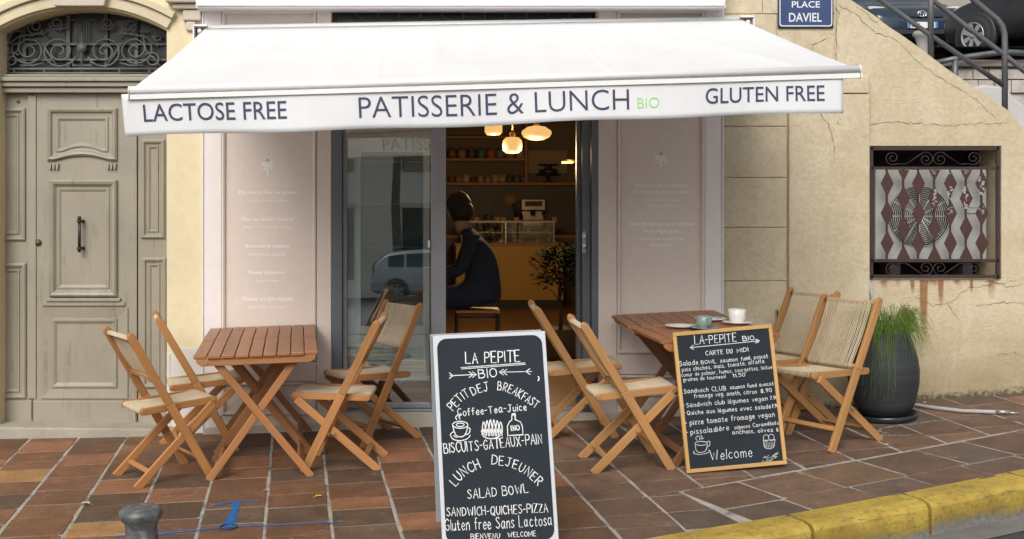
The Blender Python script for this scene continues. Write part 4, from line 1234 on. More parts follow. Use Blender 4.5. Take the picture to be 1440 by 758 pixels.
# ================================================================== CARS
m_tyre = M('tyre_rubber', (.020, .020, .021), .8, .2, 9)
m_rim = M('alloy_rim', (.40, .40, .39), .35, .12, 9, metal=.6)
m_black = M('black_plastic', (.022, .023, .025), .5, .2, 6)
m_cglass = M('car_glass', (.015, .018, .02), .06, .2, 3, spec=.8)
m_lamp = M('headlight_lens', (.50, .51, .50), .12, .25, 9, spec=.8)
m_plate_w = M('plate_white', (.70, .70, .66), .4, .03)
m_plate_b = M('plate_blue', (.05, .20, .55), .4, .03)
def car(paint, label, loc, rz, group, plate=None, L=4.0, W=1.72, H=1.48):
    c = thing('parked_car', label, 'car', loc, rz, group)
    st = [(-.50, .34, .58, .58, .78), (-.485, .24, .68, .70, .90), (-.43, .20, .80, .84, .97), (-.36, .18, .86, .90, 1.0), (-.255, .18, .93, .97, 1.0), (-.08, .18, .95, H, 1.0), (.05, .18, .96, H + .015, 1.0),
          (.25, .18, .97, H - .02, 1.0), (.40, .19, .98, H - .10, .99), (.465, .22, .97, 1.12, .97), (.495, .30, .85, .88, .90), (.5, .36, .62, .64, .84)]
    def half(s_):
        x, zb, zbelt, zt_, k = s_; hw = W / 2 * k; green = zt_ > zbelt + .2
        tw = hw * (.74 if green else .86)
        return [(hw * .86, zb), (hw * .97, zb + .10), (hw, (zb + zbelt) * .5), (hw * .985, zbelt - .05), (hw * .955, zbelt), (tw, zt_ - (.05 if green else .012)), (tw * .82, zt_ - (.008 if green else .004)), (0, zt_)]
    m = MB(); vs = []; n = 15
    for s_ in st:
        h = half(s_); x = s_[0] * L
        ring = [(x, y, z) for y, z in h] + [(x, -y, z) for y, z in h[:-1][::-1]]
        vs += ring
    fs = []
    for i in range(len(st) - 1):
        for k in range(n - 1): fs.append((i * n + k, i * n + k + 1, (i + 1) * n + k + 1, (i + 1) * n + k))
        fs.append((i * n + n - 1, i * n, (i + 1) * n, (i + 1) * n + n - 1))
    fs += [tuple(range(n)), tuple((len(st) - 1) * n + k for k in range(n))]
    m.add(vs, fs, None, True)
    body = m.build('body', paint, c)
    sub = body.modifiers.new('smooth', 'SUBSURF'); sub.levels = 1; sub.render_levels = 2
    def interp(x):
        x /= L
        for a, b in zip(st, st[1:]):
            if x <= b[0]:
                t_ = (x - a[0]) / (b[0] - a[0]); ha, hb = half(a), half(b)
                return [(p[0] + (q[0] - p[0]) * t_, p[1] + (q[1] - p[1]) * t_) for p, q in zip(ha, hb)]
        return half(st[-1])
    for sg in (1, -1):                                         # side windows
        for (xa, xb) in ((-.14, .045), (.06, .24), (.26, .37)):
            m = MB(); vs = []
            for i in range(6):
                x = (xa + (xb - xa) * i / 5) * L; h = interp(x)
                (y0, z0), (y1, z1) = h[4], h[5]
                lo = .10; hi = .93
                vs += [(x, sg * (y0 + (y1 - y0) * lo + .012), z0 + (z1 - z0) * lo), (x, sg * (y0 + (y1 - y0) * hi + .012), z0 + (z1 - z0) * hi)]
            m.add(vs, [(2 * i, 2 * i + 1, 2 * i + 3, 2 * i + 2) for i in range(5)]); m.build('side_window', m_cglass, c, recalc=False)
    for (xa, xb, nm) in ((-.245, -.095, 'windscreen'), (.472, .415, 'rear_window')):
        m = MB(); vs = []
        for i in range(5):
            x = (xa + (xb - xa) * i / 4) * L; h = interp(x); y_, z_ = h[6]
            for j in range(7):
                q = -1 + j / 3; vs.append((x - .004, q * y_ * .98, z_ + .02 * (1 - q * q) * .4 + .012))
        m.add(vs, [(i * 7 + j, i * 7 + j + 1, (i + 1) * 7 + j + 1, (i + 1) * 7 + j) for i in range(4) for j in range(6)]); m.build(nm, m_cglass, c, recalc=False)
    for sg in (1, -1):
        for xw in (-.315, .315):
            cx = xw * L; yy = sg * (W / 2 - .10)
            m = MB(); m.lathe([(.37, 0), (.385, sg * .105), (.36, sg * .112), (.0, sg * .112)], (cx, yy, .315), 28, 'Y'); m.build('wheel_arch', m_black, c)
            m = MB(); m.lathe([(.20, -.09), (.29, -.095), (.312, -.07), (.315, 0), (.312, .07), (.29, .10), (.215, .105), (.20, .08)], (cx, yy + sg * .055, .315), 32, 'Y'); wh = m.build('wheel', m_tyre, c)
            m = MB(); yo = yy + sg * .14
            m.lathe([(.212, 0), (.216, sg * .020), (.200, sg * .022), (.192, sg * .004)], (cx, yo, .315), 32, 'Y')
            for k in range(7):
                a = 2 * math.pi * k / 7; ca, sa = math.cos(a), math.sin(a)
                def pt(r_, w_, d): return (cx + r_ * ca - w_ * sa, yo + sg * d, .315 + r_ * sa + w_ * ca)
                for lay in (0,): m.add([pt(.03, -.022, .012), pt(.03, .022, .012), pt(.195, .040, .014), pt(.195, -.040, .014), pt(.03, -.022, -.01), pt(.03, .022, -.01), pt(.195, .040, -.01), pt(.195, -.040, -.01)], [(0, 1, 2, 3), (0, 4, 5, 1), (1, 5, 6, 2), (2, 6, 7, 3), (3, 7, 4, 0)])
            m.lathe([(.05, -.01), (.05, .018 * sg), (.02, .024 * sg)], (cx, yo, .315), 16, 'Y')
            m.build('rim', m_rim, wh)
            m = MB(); m.lathe([(.21, -.03 * sg), (.21, -.024 * sg)], (cx, yo, .315), 24, 'Y'); m.build('hub', m_black, wh)
    f = -L / 2
    for sg in (1, -1):
        m = MB()
        m.grid(lambda u, q: (f + .10 + .30 * (q * .75 + .25 * u) ** 1.3 - .03, sg * (W / 2 * (.50 + .40 * u) ) , .64 + .16 * q + .06 * u * q - .02 * (2 * u - 1) ** 2), 8, 6)
        h = m.build('headlight', m_lamp, c, recalc=False, solid=.04); h.modifiers.new('s', 'SUBSURF').levels = 1
        m = MB(); m.grid(lambda u, q: (L / 2 - .09 + .02 * q, sg * (W / 2 * (.72 + .20 * u)), .80 + .25 * q), 3, 3); m.build('tail_light', M('tail_light_red', (.30, .02, .02), .2, .1), c, recalc=False, solid=.04)
        m = MB(); m.lathe([(.02, -.11), (.075, -.09), (.085, 0), (.07, .09), (.02, .11)], (-.125 * L, sg * (W / 2 + .10), .98), 14, 'Y'); m.build('wing_mirror', paint, c)
        m = MB(); m.box(.03 * L, .03 * L + .2, sg * W / 2 * .985 - .012, sg * W / 2 * .985 + .024, .79, .815); m.build('door_handle', paint, c, bevel=.006)
    m = MB(); m.box(f - .012, f + .10, -.38, .38, .60, .68); m.build('grille', m_black, c, bevel=.01)
    m = MB(); m.box(f - .03, f + .12, -.62, .62, .30, .38); m.build('air_intake', m_black, c, bevel=.01)
    m = MB(); q = lambda y_, z_: (f - .022, y_, z_)
    m.tube([q(.075 * math.cos(R(a)), .655 + .05 * math.sin(R(a))) for a in range(0, 360, 15)], .010, 6, closed=True)
    m.tube([q(.030 * math.cos(R(a)), .655 + .045 * math.sin(R(a))) for a in range(0, 360, 20)], .008, 6, closed=True)
    m.tube([q(.058 * math.cos(R(a)), .675 + .020 * math.sin(R(a))) for a in range(0, 360, 20)], .008, 6, closed=True)
    if plate is not None: m.build('emblem', M('chrome', (.7, .7, .7), .15, .05, metal=1.0), c)
    m = MB(); m.box(f - .055, f - .03, -.26, .26, .40, .51); pl = m.build('number_plate', m_plate_w, c, bevel=.003)
    m = MB(); m.box(f - .057, f - .0555, .215, .26, .402, .508); m.box(f - .057, f - .0555, -.26, -.215, .402, .508); m.build('plate_band', m_plate_b, pl)
    if plate:
        m = MB(); put_text(m, plate, lambda u, v_: (f - .0575, -u, v_), -.20, -.06, .42, .07, .01); m.build('lettering', m_black, pl, recalc=False)
    return c
def paint(name, col, rough=.22): return M(name, col, rough, .05, 2, spec=.6)
GC = 'cars parked on the upper street'
car(paint('navy_car_paint', (.020, .035, .055), .18), 'dark blue hatchback facing the railing with a pale headlight and number plate', (AX(1296, 12.9), 14.9, UZ(12.9)), R(90), GC, 'BN', 4.0, 1.80)
car(paint('black_car_paint', (.014, .014, .015), .25), 'black car side on at the top right with a pale alloy wheel', (9.05 + 1.292 * math.cos(R(65)) + .76 * .906 - .02, 11.0 - 1.292 * .906 + .76 * .4226, UZ(10.6)), R(-65), GC, None, 4.1, 1.76)
mb = MB(); mb.box(-4, 40, 30, 31, 3, 18)
fb = tag(mb.build('far_building', M('far_wall', (.32, .29, .25), .9, .15, 2)), 'plain stone building behind the parked cars', 'building')

# ================================================================== FURNITURE
W_TABLE = wood('acacia_table', (.31, .132, .055), (.15, .055, .022), .42)
W_TLEG = wood('acacia_leg', (.34, .15, .055), (.20, .078, .028), .5)
W_CHAIR = wood('oiled_chair_wood', (.40, .185, .064), (.25, .10, .033), .5)
W_DARK = wood('dark_table_leg', (.20, .088, .04), (.10, .042, .02), .5)
t = NT('cream_cord'); v = t.coord('Object')
n1 = t.noise(v, 5, 4, .6); n2 = t.noise(v, 260, 2, .5)
c = t.ramp(n1, [(.25, (.46, .365, .245)), (.75, (.62, .52, .38))]); c = t.mix(1.0, c, t.ramp(n2, [(.3, .75), (.7, 1.1)]), 'MULTIPLY')
t.color(c); t.setv(.85, 0, .2); t.bump(n2, .5, .003); m_cord = t.m
m_bolt = M('dull_bolt', (.30, .28, .25), .4, .2, metal=.8)
def make_chair(name, label, group, full_back):
    W_CHAIR = wood('pale_oiled_wood', (.43, .222, .082), (.27, .125, .04), .5) if full_back else wood('oiled_chair_wood', (.40, .185, .064), (.25, .10, .033), .5)
    c = thing(name, label, 'chair', (0, 0, 0), 0, group)
    top, zt_ = -.255, (.845 if full_back else .872)
    xp = lambda z: .215 - .47 * z / zt_
    for sg in (1, -1):                                          # long back posts, front foot to top
        m = MB(); y = sg * .212
        m.bar((.218, y, -.004), (xp(.45) + .004, y, .45), .022, .050); m.bar((xp(.45) + .004, y, .4502), (top + .012, y, zt_ - .012), .022, .046)
        m.lathe([(.0195, -.0105), (.0195, .0105)], (top + .012, y, zt_ - .012), 14, 'Y')
        p = m.build('back_post', W_CHAIR, c, bevel=.004)
        m = MB(); m.lathe([(.008, -.003), (.008, .013 * 1)], (.0, y, .40), 10, 'Y')
        m = MB(); m.lathe([(.007, sg * .0), (.007, sg * .0135), (.004, sg * .015)], (.028, y, .222), 10, 'Y'); m.build('bolt', m_bolt, p)
    for sg in (1, -1):                                          # shorter legs, rear foot to seat front
        m = MB(); y = sg * .184
        m.bar((-.226, y, -.004), (.250, y, .425), .022, .047)
        m.build('leg', W_CHAIR, c, bevel=.004)
    for sg in (1, -1):
        m = MB(); y = sg * .156
        m.bar((-.165, y, .418), (.262, y, .440), .022, .040); m.lathe([(.022, -.0112), (.022, .0112)], (.262, y, .440), 14, 'Y'); m.lathe([(.020, -.0112), (.020, .0112)], (-.165, y, .418), 14, 'Y')
        m.build('seat_rail', W_CHAIR, c, bevel=.004)
    m = MB(); m.bar((-.140, -.172, .075), (-.140, .172, .075), .030, .018, (1, 0, .9)); m.build('stretcher', W_CHAIR, c, bevel=.003)
    m = MB(); m.bar((.150, -.20, .118), (.150, .20, .118), .030, .018, (1, 0, -1)); m.build('stretcher', W_CHAIR, c, bevel=.003)
    # woven cord: strands wrapped over a front and a back dowel
    def strands(pa, pb, nrm, half, pitch, r_dowel, m):
        """pa, pb: (x, z) ends in the side plane; cords run from one to the other, wrapped round both"""
        pa, pb, nn = Vector((pa[0], 0, pa[1])), Vector((pb[0], 0, pb[1])), Vector((nrm[0], 0, nrm[1])).normalized()
        d = (pb - pa).normalized(); n = int(2 * half / pitch); sag = .012
        for i in range(n):
            y = -half + pitch * (i + .5) + random.uniform(-.0014, .0014)
            P = []
            for k in range(5):
                a = R(-80 + 42.5 * k); P.append(pa - d * math.cos(a) * r_dowel + nn * math.sin(a) * r_dowel)
            for k in range(1, 5): P.append(pa + (pb - pa) * k / 5 + nn * (r_dowel - sag * math.sin(math.pi * k / 5) + random.uniform(-.0006, .0006)))
            for k in range(5):
                a = R(90 - 42.5 * k); P.append(pb + d * math.cos(a) * r_dowel + nn * math.sin(a) * r_dowel)
            w_ = pitch * random.uniform(.27, .44)
            vs = []; fs = []
            for j, p in enumerate(P):
                tn = (P[min(j + 1, len(P) - 1)] - P[max(j - 1, 0)]).normalized(); up = Vector((0, 1, 0)).cross(tn).normalized()
                vs += [p + Vector((0, y - w_, 0)), p + Vector((0, y, 0)) + up * -.0024, p + Vector((0, y + w_, 0)), p + Vector((0, y, 0)) + up * .0024]
            for j in range(len(P) - 1):
                for k in range(4): fs.append((4 * j + k, 4 * j + (k + 1) % 4, 4 * j + 4 + (k + 1) % 4, 4 * j + 4 + k))
            m.add(vs, fs, None, True)
    m = MB(); strands((-.165, .420), (.262, .442), (0, 1), .143, .0088, .017, m)
    m.build('seat', m_cord, c, recalc=True)
    m = MB()
    z0 = .465 if full_back else .61
    m_h = .188
    pt_ = (xp(zt_ - .03), zt_ - .03); pb_ = (xp(z0), z0)
    strands(pb_, pt_, (.88, .47), .176 if full_back else .188, .0125 if full_back else .0105, .015, m)
    m.build('backrest', m_cord, c, recalc=True)
    m = MB()
    for q in (pt_, pb_): m.tube([(q[0], -.205, q[1]), (q[0], .205, q[1])], .0125, 10)
    m.build('crossbar', W_CHAIR, c)
    return c
GA = 'folding chairs around the pavement tables'
chA = make_chair('folding_chair', 'low backed wooden folding chair left of the left table, nearest the street', GA, False)
ground_pose(chA, -1.465, -1.215, R(32))
for (x, y, a, lab) in ((-1.39, -.465, 15, 'low backed wooden folding chair left of the left table, nearest the carved door'),
                       (-.41, -1.02, 175, 'low backed wooden folding chair facing left into the right side of the left table'),
                       (-.25, -.34, 212, 'low backed wooden folding chair turned outward before the sliding glass door')):
    k = dup(chA); k['label'] = lab; ground_pose(k, x, y, R(a))
chE = make_chair('folding_chair', 'tall backed wooden folding chair left of the right table, nearest the open doorway', GA, True)
ground_pose(chE, 1.06, -.42, R(0))
for (x, y, a, lab) in ((1.22, -1.30, 3, 'tall backed wooden folding chair left of the right table, nearest the street'),
                       (2.50, -1.01, 208, 'tall backed wooden folding chair in front of the planter, its woven back fully seen'),
                       (2.42, -.52, 204, 'tall backed wooden folding chair against the ochre wall, behind another chair')):
    k = dup(chE); k['label'] = lab; ground_pose(k, x, y, R(a))

TH = .724
def make_table(label, group, W_=.71, L_=.655, legm=None, rz=0):
    c = thing('folding_table', label, 'table', (0, 0, 0), 0, group)
    n = 9; pitch = W_ / n
    m = MB()
    for i in range(n):
        x0 = -W_ / 2 + pitch * i + .0025; x1 = x0 + pitch - .005
        m.box(x0, x1, -L_ / 2 + (.012 if i in (0, n - 1) else 0), L_ / 2 - (.012 if i in (0, n - 1) else 0), TH - .020, TH + random.uniform(-.0006, .0006), long=1)
    m.build('tabletop', W_TABLE, c, bevel=.004)
    for y in (-L_ / 2 + .025, L_ / 2 - .025):
        m = MB()
        hw = W_ / 2 - .015
        pts = [(-hw, TH - .0205), (hw, TH - .0205), (hw - .004, TH - .042), (hw - .03, TH - .062), (-hw + .03, TH - .062), (-hw + .004, TH - .042)]
        m.prism(pts, y - .011, y + .011); b = m.build('apron', W_TLEG, c, bevel=.003)
        m = MB(); m.lathe([(.007, 0), (.007, -.013), (.004, -.0145)] if y < 0 else [(.007, 0), (.007, .013)], (-hw + .06, y, TH - .045), 10, 'Y'); m.build('bolt', m_bolt, b)
    yi = L_ / 2 - .025
    for (y, sg) in ((-yi + .024, 1), (yi - .024, 1), (-yi + .048, -1), (yi - .048, -1)):
        m = MB(); m.bar((-.245 * sg, y, TH - .024), (.295 * sg, y, -.004), .022, .044)
        m.build('leg', legm or W_TLEG, c, bevel=.004)
    for sg in (1, -1):
        yy = (yi - .036) if sg > 0 else (yi - .060)
        m = MB(); m.bar((.235 * sg, -yy, .078), (.235 * sg, yy, .078), .040, .018, (1, 0, -1.3 * sg)); m.build('stretcher', legm or W_TLEG, c, bevel=.003)
    return c
GT = 'slatted folding tables outside the cafe'
tb = make_table('slatted wooden folding table of the left pair, nearer the street', GT)
ground_pose(tb, -.91, -1.06, R(5.5))
k = dup(tb); k['label'] = 'slatted wooden folding table of the left pair, against the blush panel'; ground_pose(k, -.975, -.385, R(5.0))
tb2 = make_table('slatted wooden folding table under the cups with the menu board leaning on it', GT, .69, .655, W_DARK)
ground_pose(tb2, 1.735, -1.165, R(5))
k = dup(tb2); k['label'] = 'slatted wooden folding table of the right pair, against the blush panel'; ground_pose(k, 1.70, -.50, R(0))
def tz(x, y): return gz(x, y) + TH + .001

# crockery on the right-hand tables
m_cer = M('white_ceramic', (.74, .73, .70), .25, .03, 6)
m_cel = M('celadon_ceramic', (.20, .275, .255), .3, .08, 8)
def saucer(label, x, y, r_, mat, nm='saucer', cat='saucer'):
    m = MB(); m.lathe([(r_ * .55, 0), (r_ * .6, .003), (r_ * .85, .009), (r_, .014), (r_ * .99, .0165), (r_ * .82, .012), (r_ * .55, .0065), (0.0005, .006)], (0, 0, 0), 40)
    o = m.build(nm, mat); tag(o, label, cat); o.location = (x, y, tz(x, y)); return o
def cup(label, x, y, r_, h, mat, z, ang, drink=None):
    c = thing('cup', label, 'cup', (x, y, z), R(ang))
    m = MB(); m.lathe([(r_ * .72, 0), (r_ * .78, .003), (r_ * .92, h * .4), (r_, h), (r_ * .95, h + .0012), (r_ * .86, h * .42), (r_ * .70, .006), (.0005, .006)], (0, 0, 0), 36); m.build('bowl', mat, c)
    m = MB(); m.tube([(r_ * .93, 0, h * .82), (r_ + .018, 0, h * .85), (r_ + .027, 0, h * .62), (r_ + .02, 0, h * .34), (r_ * .84, 0, h * .26)], .0042, 8); m.build('handle', mat, c)
    return c
saucer('plain white plate on the right-hand tables, left of the green cup', 1.61, -1.0, .098, m_cer, 'plate', 'plate')
saucer('white plate with cutlery laid on it, behind the green cup', 1.85, -.74, .10, m_cer, 'plate', 'plate')
s1 = saucer('pale green saucer under the green cup', 1.715, -1.135, .083, m_cel)
s2 = saucer('white saucer under the white cup', 1.955, -.965, .088, m_cer)
cup('grey green ceramic cup on a matching saucer', 1.715, -1.135, .049, .072, m_cel, tz(1.715, -1.135) + .0065, -80)
cup('tall white ceramic cup on a white saucer', 1.955, -.965, .053, .082, m_cer, tz(1.955, -.965) + .0065, 40)
m = MB(); x, y = 1.85, -.74; z = tz(x, y) + .019
m.bar((x - .085, y - .02, z), (x + .03, y + .012, z), .007, .0025, (0, 1, 0)); m.bar((x + .03, y + .012, z), (x + .075, y + .022, z), .020, .0025, (0, 1, 0))
tag(m.build('fork', M('cutlery_steel', (.55, .55, .55), .25, .05, metal=1.0), bevel=.001), 'steel fork lying across the plate behind the green cup', 'fork')

# ---------------------------------------------------------------- boards
m_slate = M('chalkboard_slate', (.020, .027, .035), .75, .18, 4, .05, 90, 0.0, .18)
m_chalk = M('chalk_white', (.74, .75, .75), .9, .14, 60)
m_frame_w = M('white_board_frame', (.52, .54, .575), .45, .04, 4)
FWd, FHd = .53, .975
ab = thing('sandwich_board', 'white framed pavement chalkboard in front of the doorway listing breakfast and lunch', 'sandwich board')
# local frame: x right, z up along the panel, front faces -Y; the panel leans back
LEAN = R(13)
def onpanel(x, d, z):     # panel coordinates -> board local (lean about the bottom edge)
    return (x, d * math.cos(LEAN) + z * math.sin(LEAN), z * math.cos(LEAN) - d * math.sin(LEAN))
def panel_mesh(name, poly, d0, d1, mat, parent, bevel=.003, f=onpanel):
    m = MB(); m.prism(poly, d0, d1); m.v = [f(*v) for v in m.v]
    return m.build(name, mat, parent, bevel=bevel)
hw = FWd / 2
op = [(-hw, .055), (-hw + .06, .055), (-hw + .085, .10)] + [(hw - .085, .10), (hw - .06, .055), (hw, .055), (hw, FHd), (-hw, FHd)]
op = [(-hw, .0), (-hw + .05, .0), (-hw + .085, .018), (hw - .085, .018), (hw - .05, .0), (hw, .0), (hw, FHd), (-hw, FHd)]
panel_mesh('front_panel', op, 0, .022, m_frame_w, ab)
def rr(x0, x1, z0, z1, r_): return rrect(x0, x1, z0, z1, r_, 6)
panel_mesh('chalk_surface', rr(-hw + .018, hw - .018, .030, FHd - .017, .045), -.0025, -.0003, m_slate, ab, 0)
def backpanel(x, d, z): return (x, .46 - z * math.sin(LEAN) * .93 + d, z * math.cos(LEAN))
panel_mesh('rear_panel', [(a - .012, b) for a, b in op], 0, .02, M('grey_board_back', (.30, .33, .37), .5, .06), ab, .003, backpanel)
m = MB()
for sx_ in (-hw + .04, hw - .04): m.box(sx_ - .03, sx_ + .03, .236, .252, FHd * math.cos(LEAN) - .035, FHd * math.cos(LEAN) - .005)
m.build('hinge', m_bolt, ab)
# zoomed photo measure (origin 600,460; x2.545) -> panel coordinates
def ZA(zx, zy):
    yt = 33 - 18 * (zx - 35) / 397; v_ = (zy - yt)
    k = 400 + .016 * v_
    return ((zx - 35 - v_ * .0385) / k * FWd - hw, FHd - v_ * FWd / 400 * .985)
def chalk_map(f, d): return lambda u, v_: f(u, d, v_)
cmA = chalk_map(onpanel, -.0036)
lt = MB()
def HA(txt, pts, cap, wd=4.2, **k): hand(lt, txt, [ZA(*p) for p in pts], cap * FWd / 400 * .92, wd * FWd / 400 * .62, cmA, **k)
HA('LA PEPITE', [(152, 133), (343, 124)], 42, 6.0)
HA('BIO', [(198, 184), (262, 179)], 32, 5.5)
HA('PETIT', [(106, 300), (135, 268), (165, 247)], 32, 4.4); HA('DEJ', [(176, 245), (203, 234), (232, 228)], 32, 4.4); HA('BREAK', [(263, 225), (300, 233), (340, 255)], 33, 4.4); HA('FAST', [(347, 258), (370, 272), (398, 290)], 30, 4.4)
HA('Coffee-Tea-Juice', [(123, 318), (366, 297)], 27, 4.2)
HA('BISCUITS-GATEAUX-PAIN', [(73, 447), (250, 430), (420, 412)], 36, 4.6)
HA('LUNCH', [(112, 560), (150, 522), (200, 496)], 34, 4.8); HA('DEJEUNER', [(240, 484), (300, 492), (352, 515), (402, 556)], 33, 4.8)
HA('SALAD BOWL', [(154, 602), (260, 593), (368, 580)], 33, 4.2)
HA('SANDWICH-QUICHES-PIZZA', [(79, 661), (260, 655), (437, 646)], 31, 4.0)
HA('Gluten free Sans Lactosa', [(74, 710), (260, 702), (450, 690)], 40, 3.8)
HA('BIENVENU', [(164, 738), (266, 734)], 18, 3.2); HA('WELCOME', [(295, 731), (393, 727)], 18, 3.2)
def LA(pts, wd=3.0, mm=None, curve=False):
    P = [ZA(*p) for p in pts]
    ribbon(mm or lt, catmull(P) if curve else P, wd * FWd / 400, cmA)
LA([(134, 147), (362, 130)], 2.6); LA([(136, 152), (364, 135)], 2.4)
for (a, b, dr_) in (((95, 176), (190, 171), 1), ((274, 163), (386, 160), -1)):
    LA([a, b], 2.6)
    for x0 in ((100, 170, 182) if dr_ > 0 else (278, 290, 372)):
        yy = a[1] + (b[1] - a[1]) * (x0 - a[0]) / (b[0] - a[0])
        LA([(x0 - 7 * dr_, yy - 10), (x0 + 7 * dr_, yy), (x0 - 7 * dr_, yy + 10)], 2.6)
lt.build('lettering', m_chalk, ab, recalc=False)
dg_ = MB()
def DA(pts, wd=3.2, curve=True): LA(pts, wd, dg_, curve)
DA([(130 + 27 * math.cos(R(a)), 348 + 12 * math.sin(R(a))) for a in range(0, 361, 24)]); DA([(130 + 14 * math.cos(R(a)), 348 + 6 * math.sin(R(a))) for a in range(0, 361, 30)])
DA([(103, 350), (110, 375), (120, 388), (140, 388), (151, 374), (157, 350)]); DA([(155, 358), (165, 362), (160, 378), (148, 382)])
DA([(106, 372), (95, 382), (105, 398), (130, 403), (155, 396), (165, 384)]); DA([(118, 330), (114, 322), (121, 314)]); DA([(129, 328), (126, 318), (132, 308)])
DA([(108, 388), (118, 392), (116, 384), (106, 386)], 2.4)
DA([(205, 368), (212, 388), (238, 396), (266, 388), (275, 365)], 4)
for k in range(6):
    x0 = 208 + k * 12; h_ = 338 - 8 * math.sin(math.pi * k / 5)
    DA([(x0, 372), (x0 + 1, 352), (x0 + 5, h_), (x0 + 10, 352), (x0 + 11, 374)], 3.4); DA([(x0 + 2, 386), (x0 + 6, 362), (x0 + 10, 386)], 3.2)
DA([(298, 384), (297, 352), (304, 338), (313, 330), (313, 314)], 3.2, False); DA([(313, 314), (325, 313), (325, 329), (344, 338), (350, 352), (352, 382), (298, 385)], 3.2, False); DA([(314, 310), (325, 309)], 4.5, False)
hand(dg_, 'BIO', [ZA(311, 368), ZA(340, 366)], 16 * FWd / 400, 3 * FWd / 400, cmA)
DA([(409, 178), (411, 186), (408, 192)], 4)
dg_.build('chalk_drawing', m_chalk, ab, recalc=False)
ground_pose(ab, .395, -2.80, R(1.0))

mbd = thing('menu_board', 'oak framed chalk menu board leaning against the right-hand table', 'chalkboard')
BW, BH = .565, .772
LB = R(5.5)
def onmenu(x, d, z): return (x, d * math.cos(LB) + z * math.sin(LB), z * math.cos(LB) - d * math.sin(LB))
W_OAK = wood('oak_frame', (.52, .31, .12), (.36, .20, .075), .5)
fr = MB(); bw = .021
for (x0, x1, z0, z1, lg) in ((0, BW, 0, bw, 0), (0, BW, BH - bw, BH, 0), (0, bw, bw + .0005, BH - bw - .0005, 2), (BW - bw, BW, bw + .0005, BH - bw - .0005, 2)): fr.box(x0, x1, 0, .020, z0, z1, long=lg)
fr.v = [onmenu(*v) for v in fr.v]; fr.build('frame', W_OAK, mbd, bevel=.003)
m = MB(); m.box(bw - .002, BW - bw + .002, .006, .014, bw - .002, BH - bw + .002); m.v = [onmenu(*v) for v in m.v]; m.build('chalk_surface', m_slate, mbd)
def ZM(zx, zy):
    # corners in the zoom (origin 940,440; x3.294)
    v_ = .5
    for _ in range(4):
        xl = 35 + (85 - 35) * v_; xr = 497 + (550 - 497) * v_; u = (zx - xl) / (xr - xl)
        yt = 92 + (67 - 92) * u; yb = 750 + (712 - 750) * u; v_ = (zy - yt) / (yb - yt)
    return (u * BW, BH * (1 - v_))
KM = BW / 464
cmM = lambda u, v_: onmenu(u, .0050, v_)
lt = MB()
def HM(txt, pts, cap, wd=3.2, **k): hand(lt, txt, [ZM(*p) for p in pts], cap * KM * (.72 if cap < 33 else .94), wd * KM * .64, cmM, **k)
HM('LA-PEPITE', [(138, 151), (330, 142)], 40, 4.6); HM('BIO', [(362, 141), (413, 138)], 28, 4.6)
HM('CARTE', [(187, 203), (268, 199)], 28, 3.8); HM('DU', [(286, 198), (311, 196)], 26, 3.8); HM('MIDI', [(333, 195), (384, 190)], 25, 3.8)
HM('Salade', [(64, 250), (150, 244)], 30, 3.6); HM('BOWL', [(164, 244), (234, 240)], 22, 3.6); HM('saumon', [(254, 239), (334, 234)], 26, 3.2); HM('fumé, avocat', [(350, 233), (475, 222)], 25, 3.2)
HM('pois chiches, mais, tomate, alfalfa', [(76, 276), (270, 262), (458, 246)], 25, 2.9)
HM('coeur de palmier, humus, courgettes, laitue', [(72, 300), (290, 288), (494, 273)], 24, 2.5)
HM('graines de tournesol', [(80, 322), (276, 311)], 22, 2.8); HM('11.50', [(310, 310), (366, 305)], 21, 3.4)
HM('*', [(70, 378), (74, 378)], 26, 5); HM('Sandwich CLUB', [(82, 378), (276, 368)], 27, 3.4); HM('saumon fumé avocat', [(296, 364), (498, 350)], 24, 3.0)
HM('fromage veg. aneth, citron', [(128, 401), (418, 386)], 26, 3.0); HM('8.90', [(438, 384), (488, 380)], 23, 3.6)
HM('*', [(78, 440), (82, 440)], 26, 5); HM('Sandwich club légumes vegan', [(92, 444), (290, 430), (468, 419)], 27, 3.2); HM('7.90', [(480, 417), (514, 414)], 23, 3.2)
HM('*', [(80, 474), (84, 474)], 26, 5); HM('Quiche aux légumes avec salade', [(94, 479), (290, 467), (482, 456)], 26, 3.2); HM('7.90', [(487, 454), (517, 452)], 23, 3.2)
HM('*', [(86, 522), (90, 522)], 26, 6); HM('pizze tomate fromage vegan', [(106, 526), (300, 510), (498, 494)], 32, 3.4)
HM('*', [(90, 566), (94, 566)], 26, 6); HM('pissaladière', [(108, 570), (285, 552)], 32, 3.4); HM('oignons Caramélisés', [(312, 549), (516, 530)], 23, 3.0)
HM('anchois, olives 6', [(300, 572), (515, 562)], 25, 3.2)
HM('Welcome', [(198, 690), (290, 684), (390, 675)], 46, 3.6)
def LM(pts, wd=2.6, curve=False, mm=None):
    P = [ZM(*p) for p in pts]; ribbon(mm or lt, catmull(P) if curve else P, wd * KM, cmM)
LM([(116, 165), (438, 143)]); LM([(130, 154), (116, 165), (132, 174)]); LM([(424, 134), (438, 143), (426, 153)]); LM([(416, 135), (430, 144), (418, 153)])
lt.build('lettering', m_chalk, mbd, recalc=False)
dg_ = MB()
def DM(pts, wd=3.0, curve=True): LM(pts, wd, curve, dg_)
DM([(155 + 28 * math.cos(R(a)), 612 + 9 * math.sin(R(a))) for a in range(0, 361, 24)]); DM([(127, 613), (130, 640), (142, 653), (168, 651), (180, 635), (183, 611)]); DM([(182, 606), (194, 603), (193, 622), (180, 630)])
DM([(122, 648), (120, 658), (150, 663), (186, 655), (190, 642)]); DM([(137, 598), (130, 588), (140, 578), (150, 586), (148, 596)]); DM([(150, 575), (160, 580), (157, 592), (166, 588)])
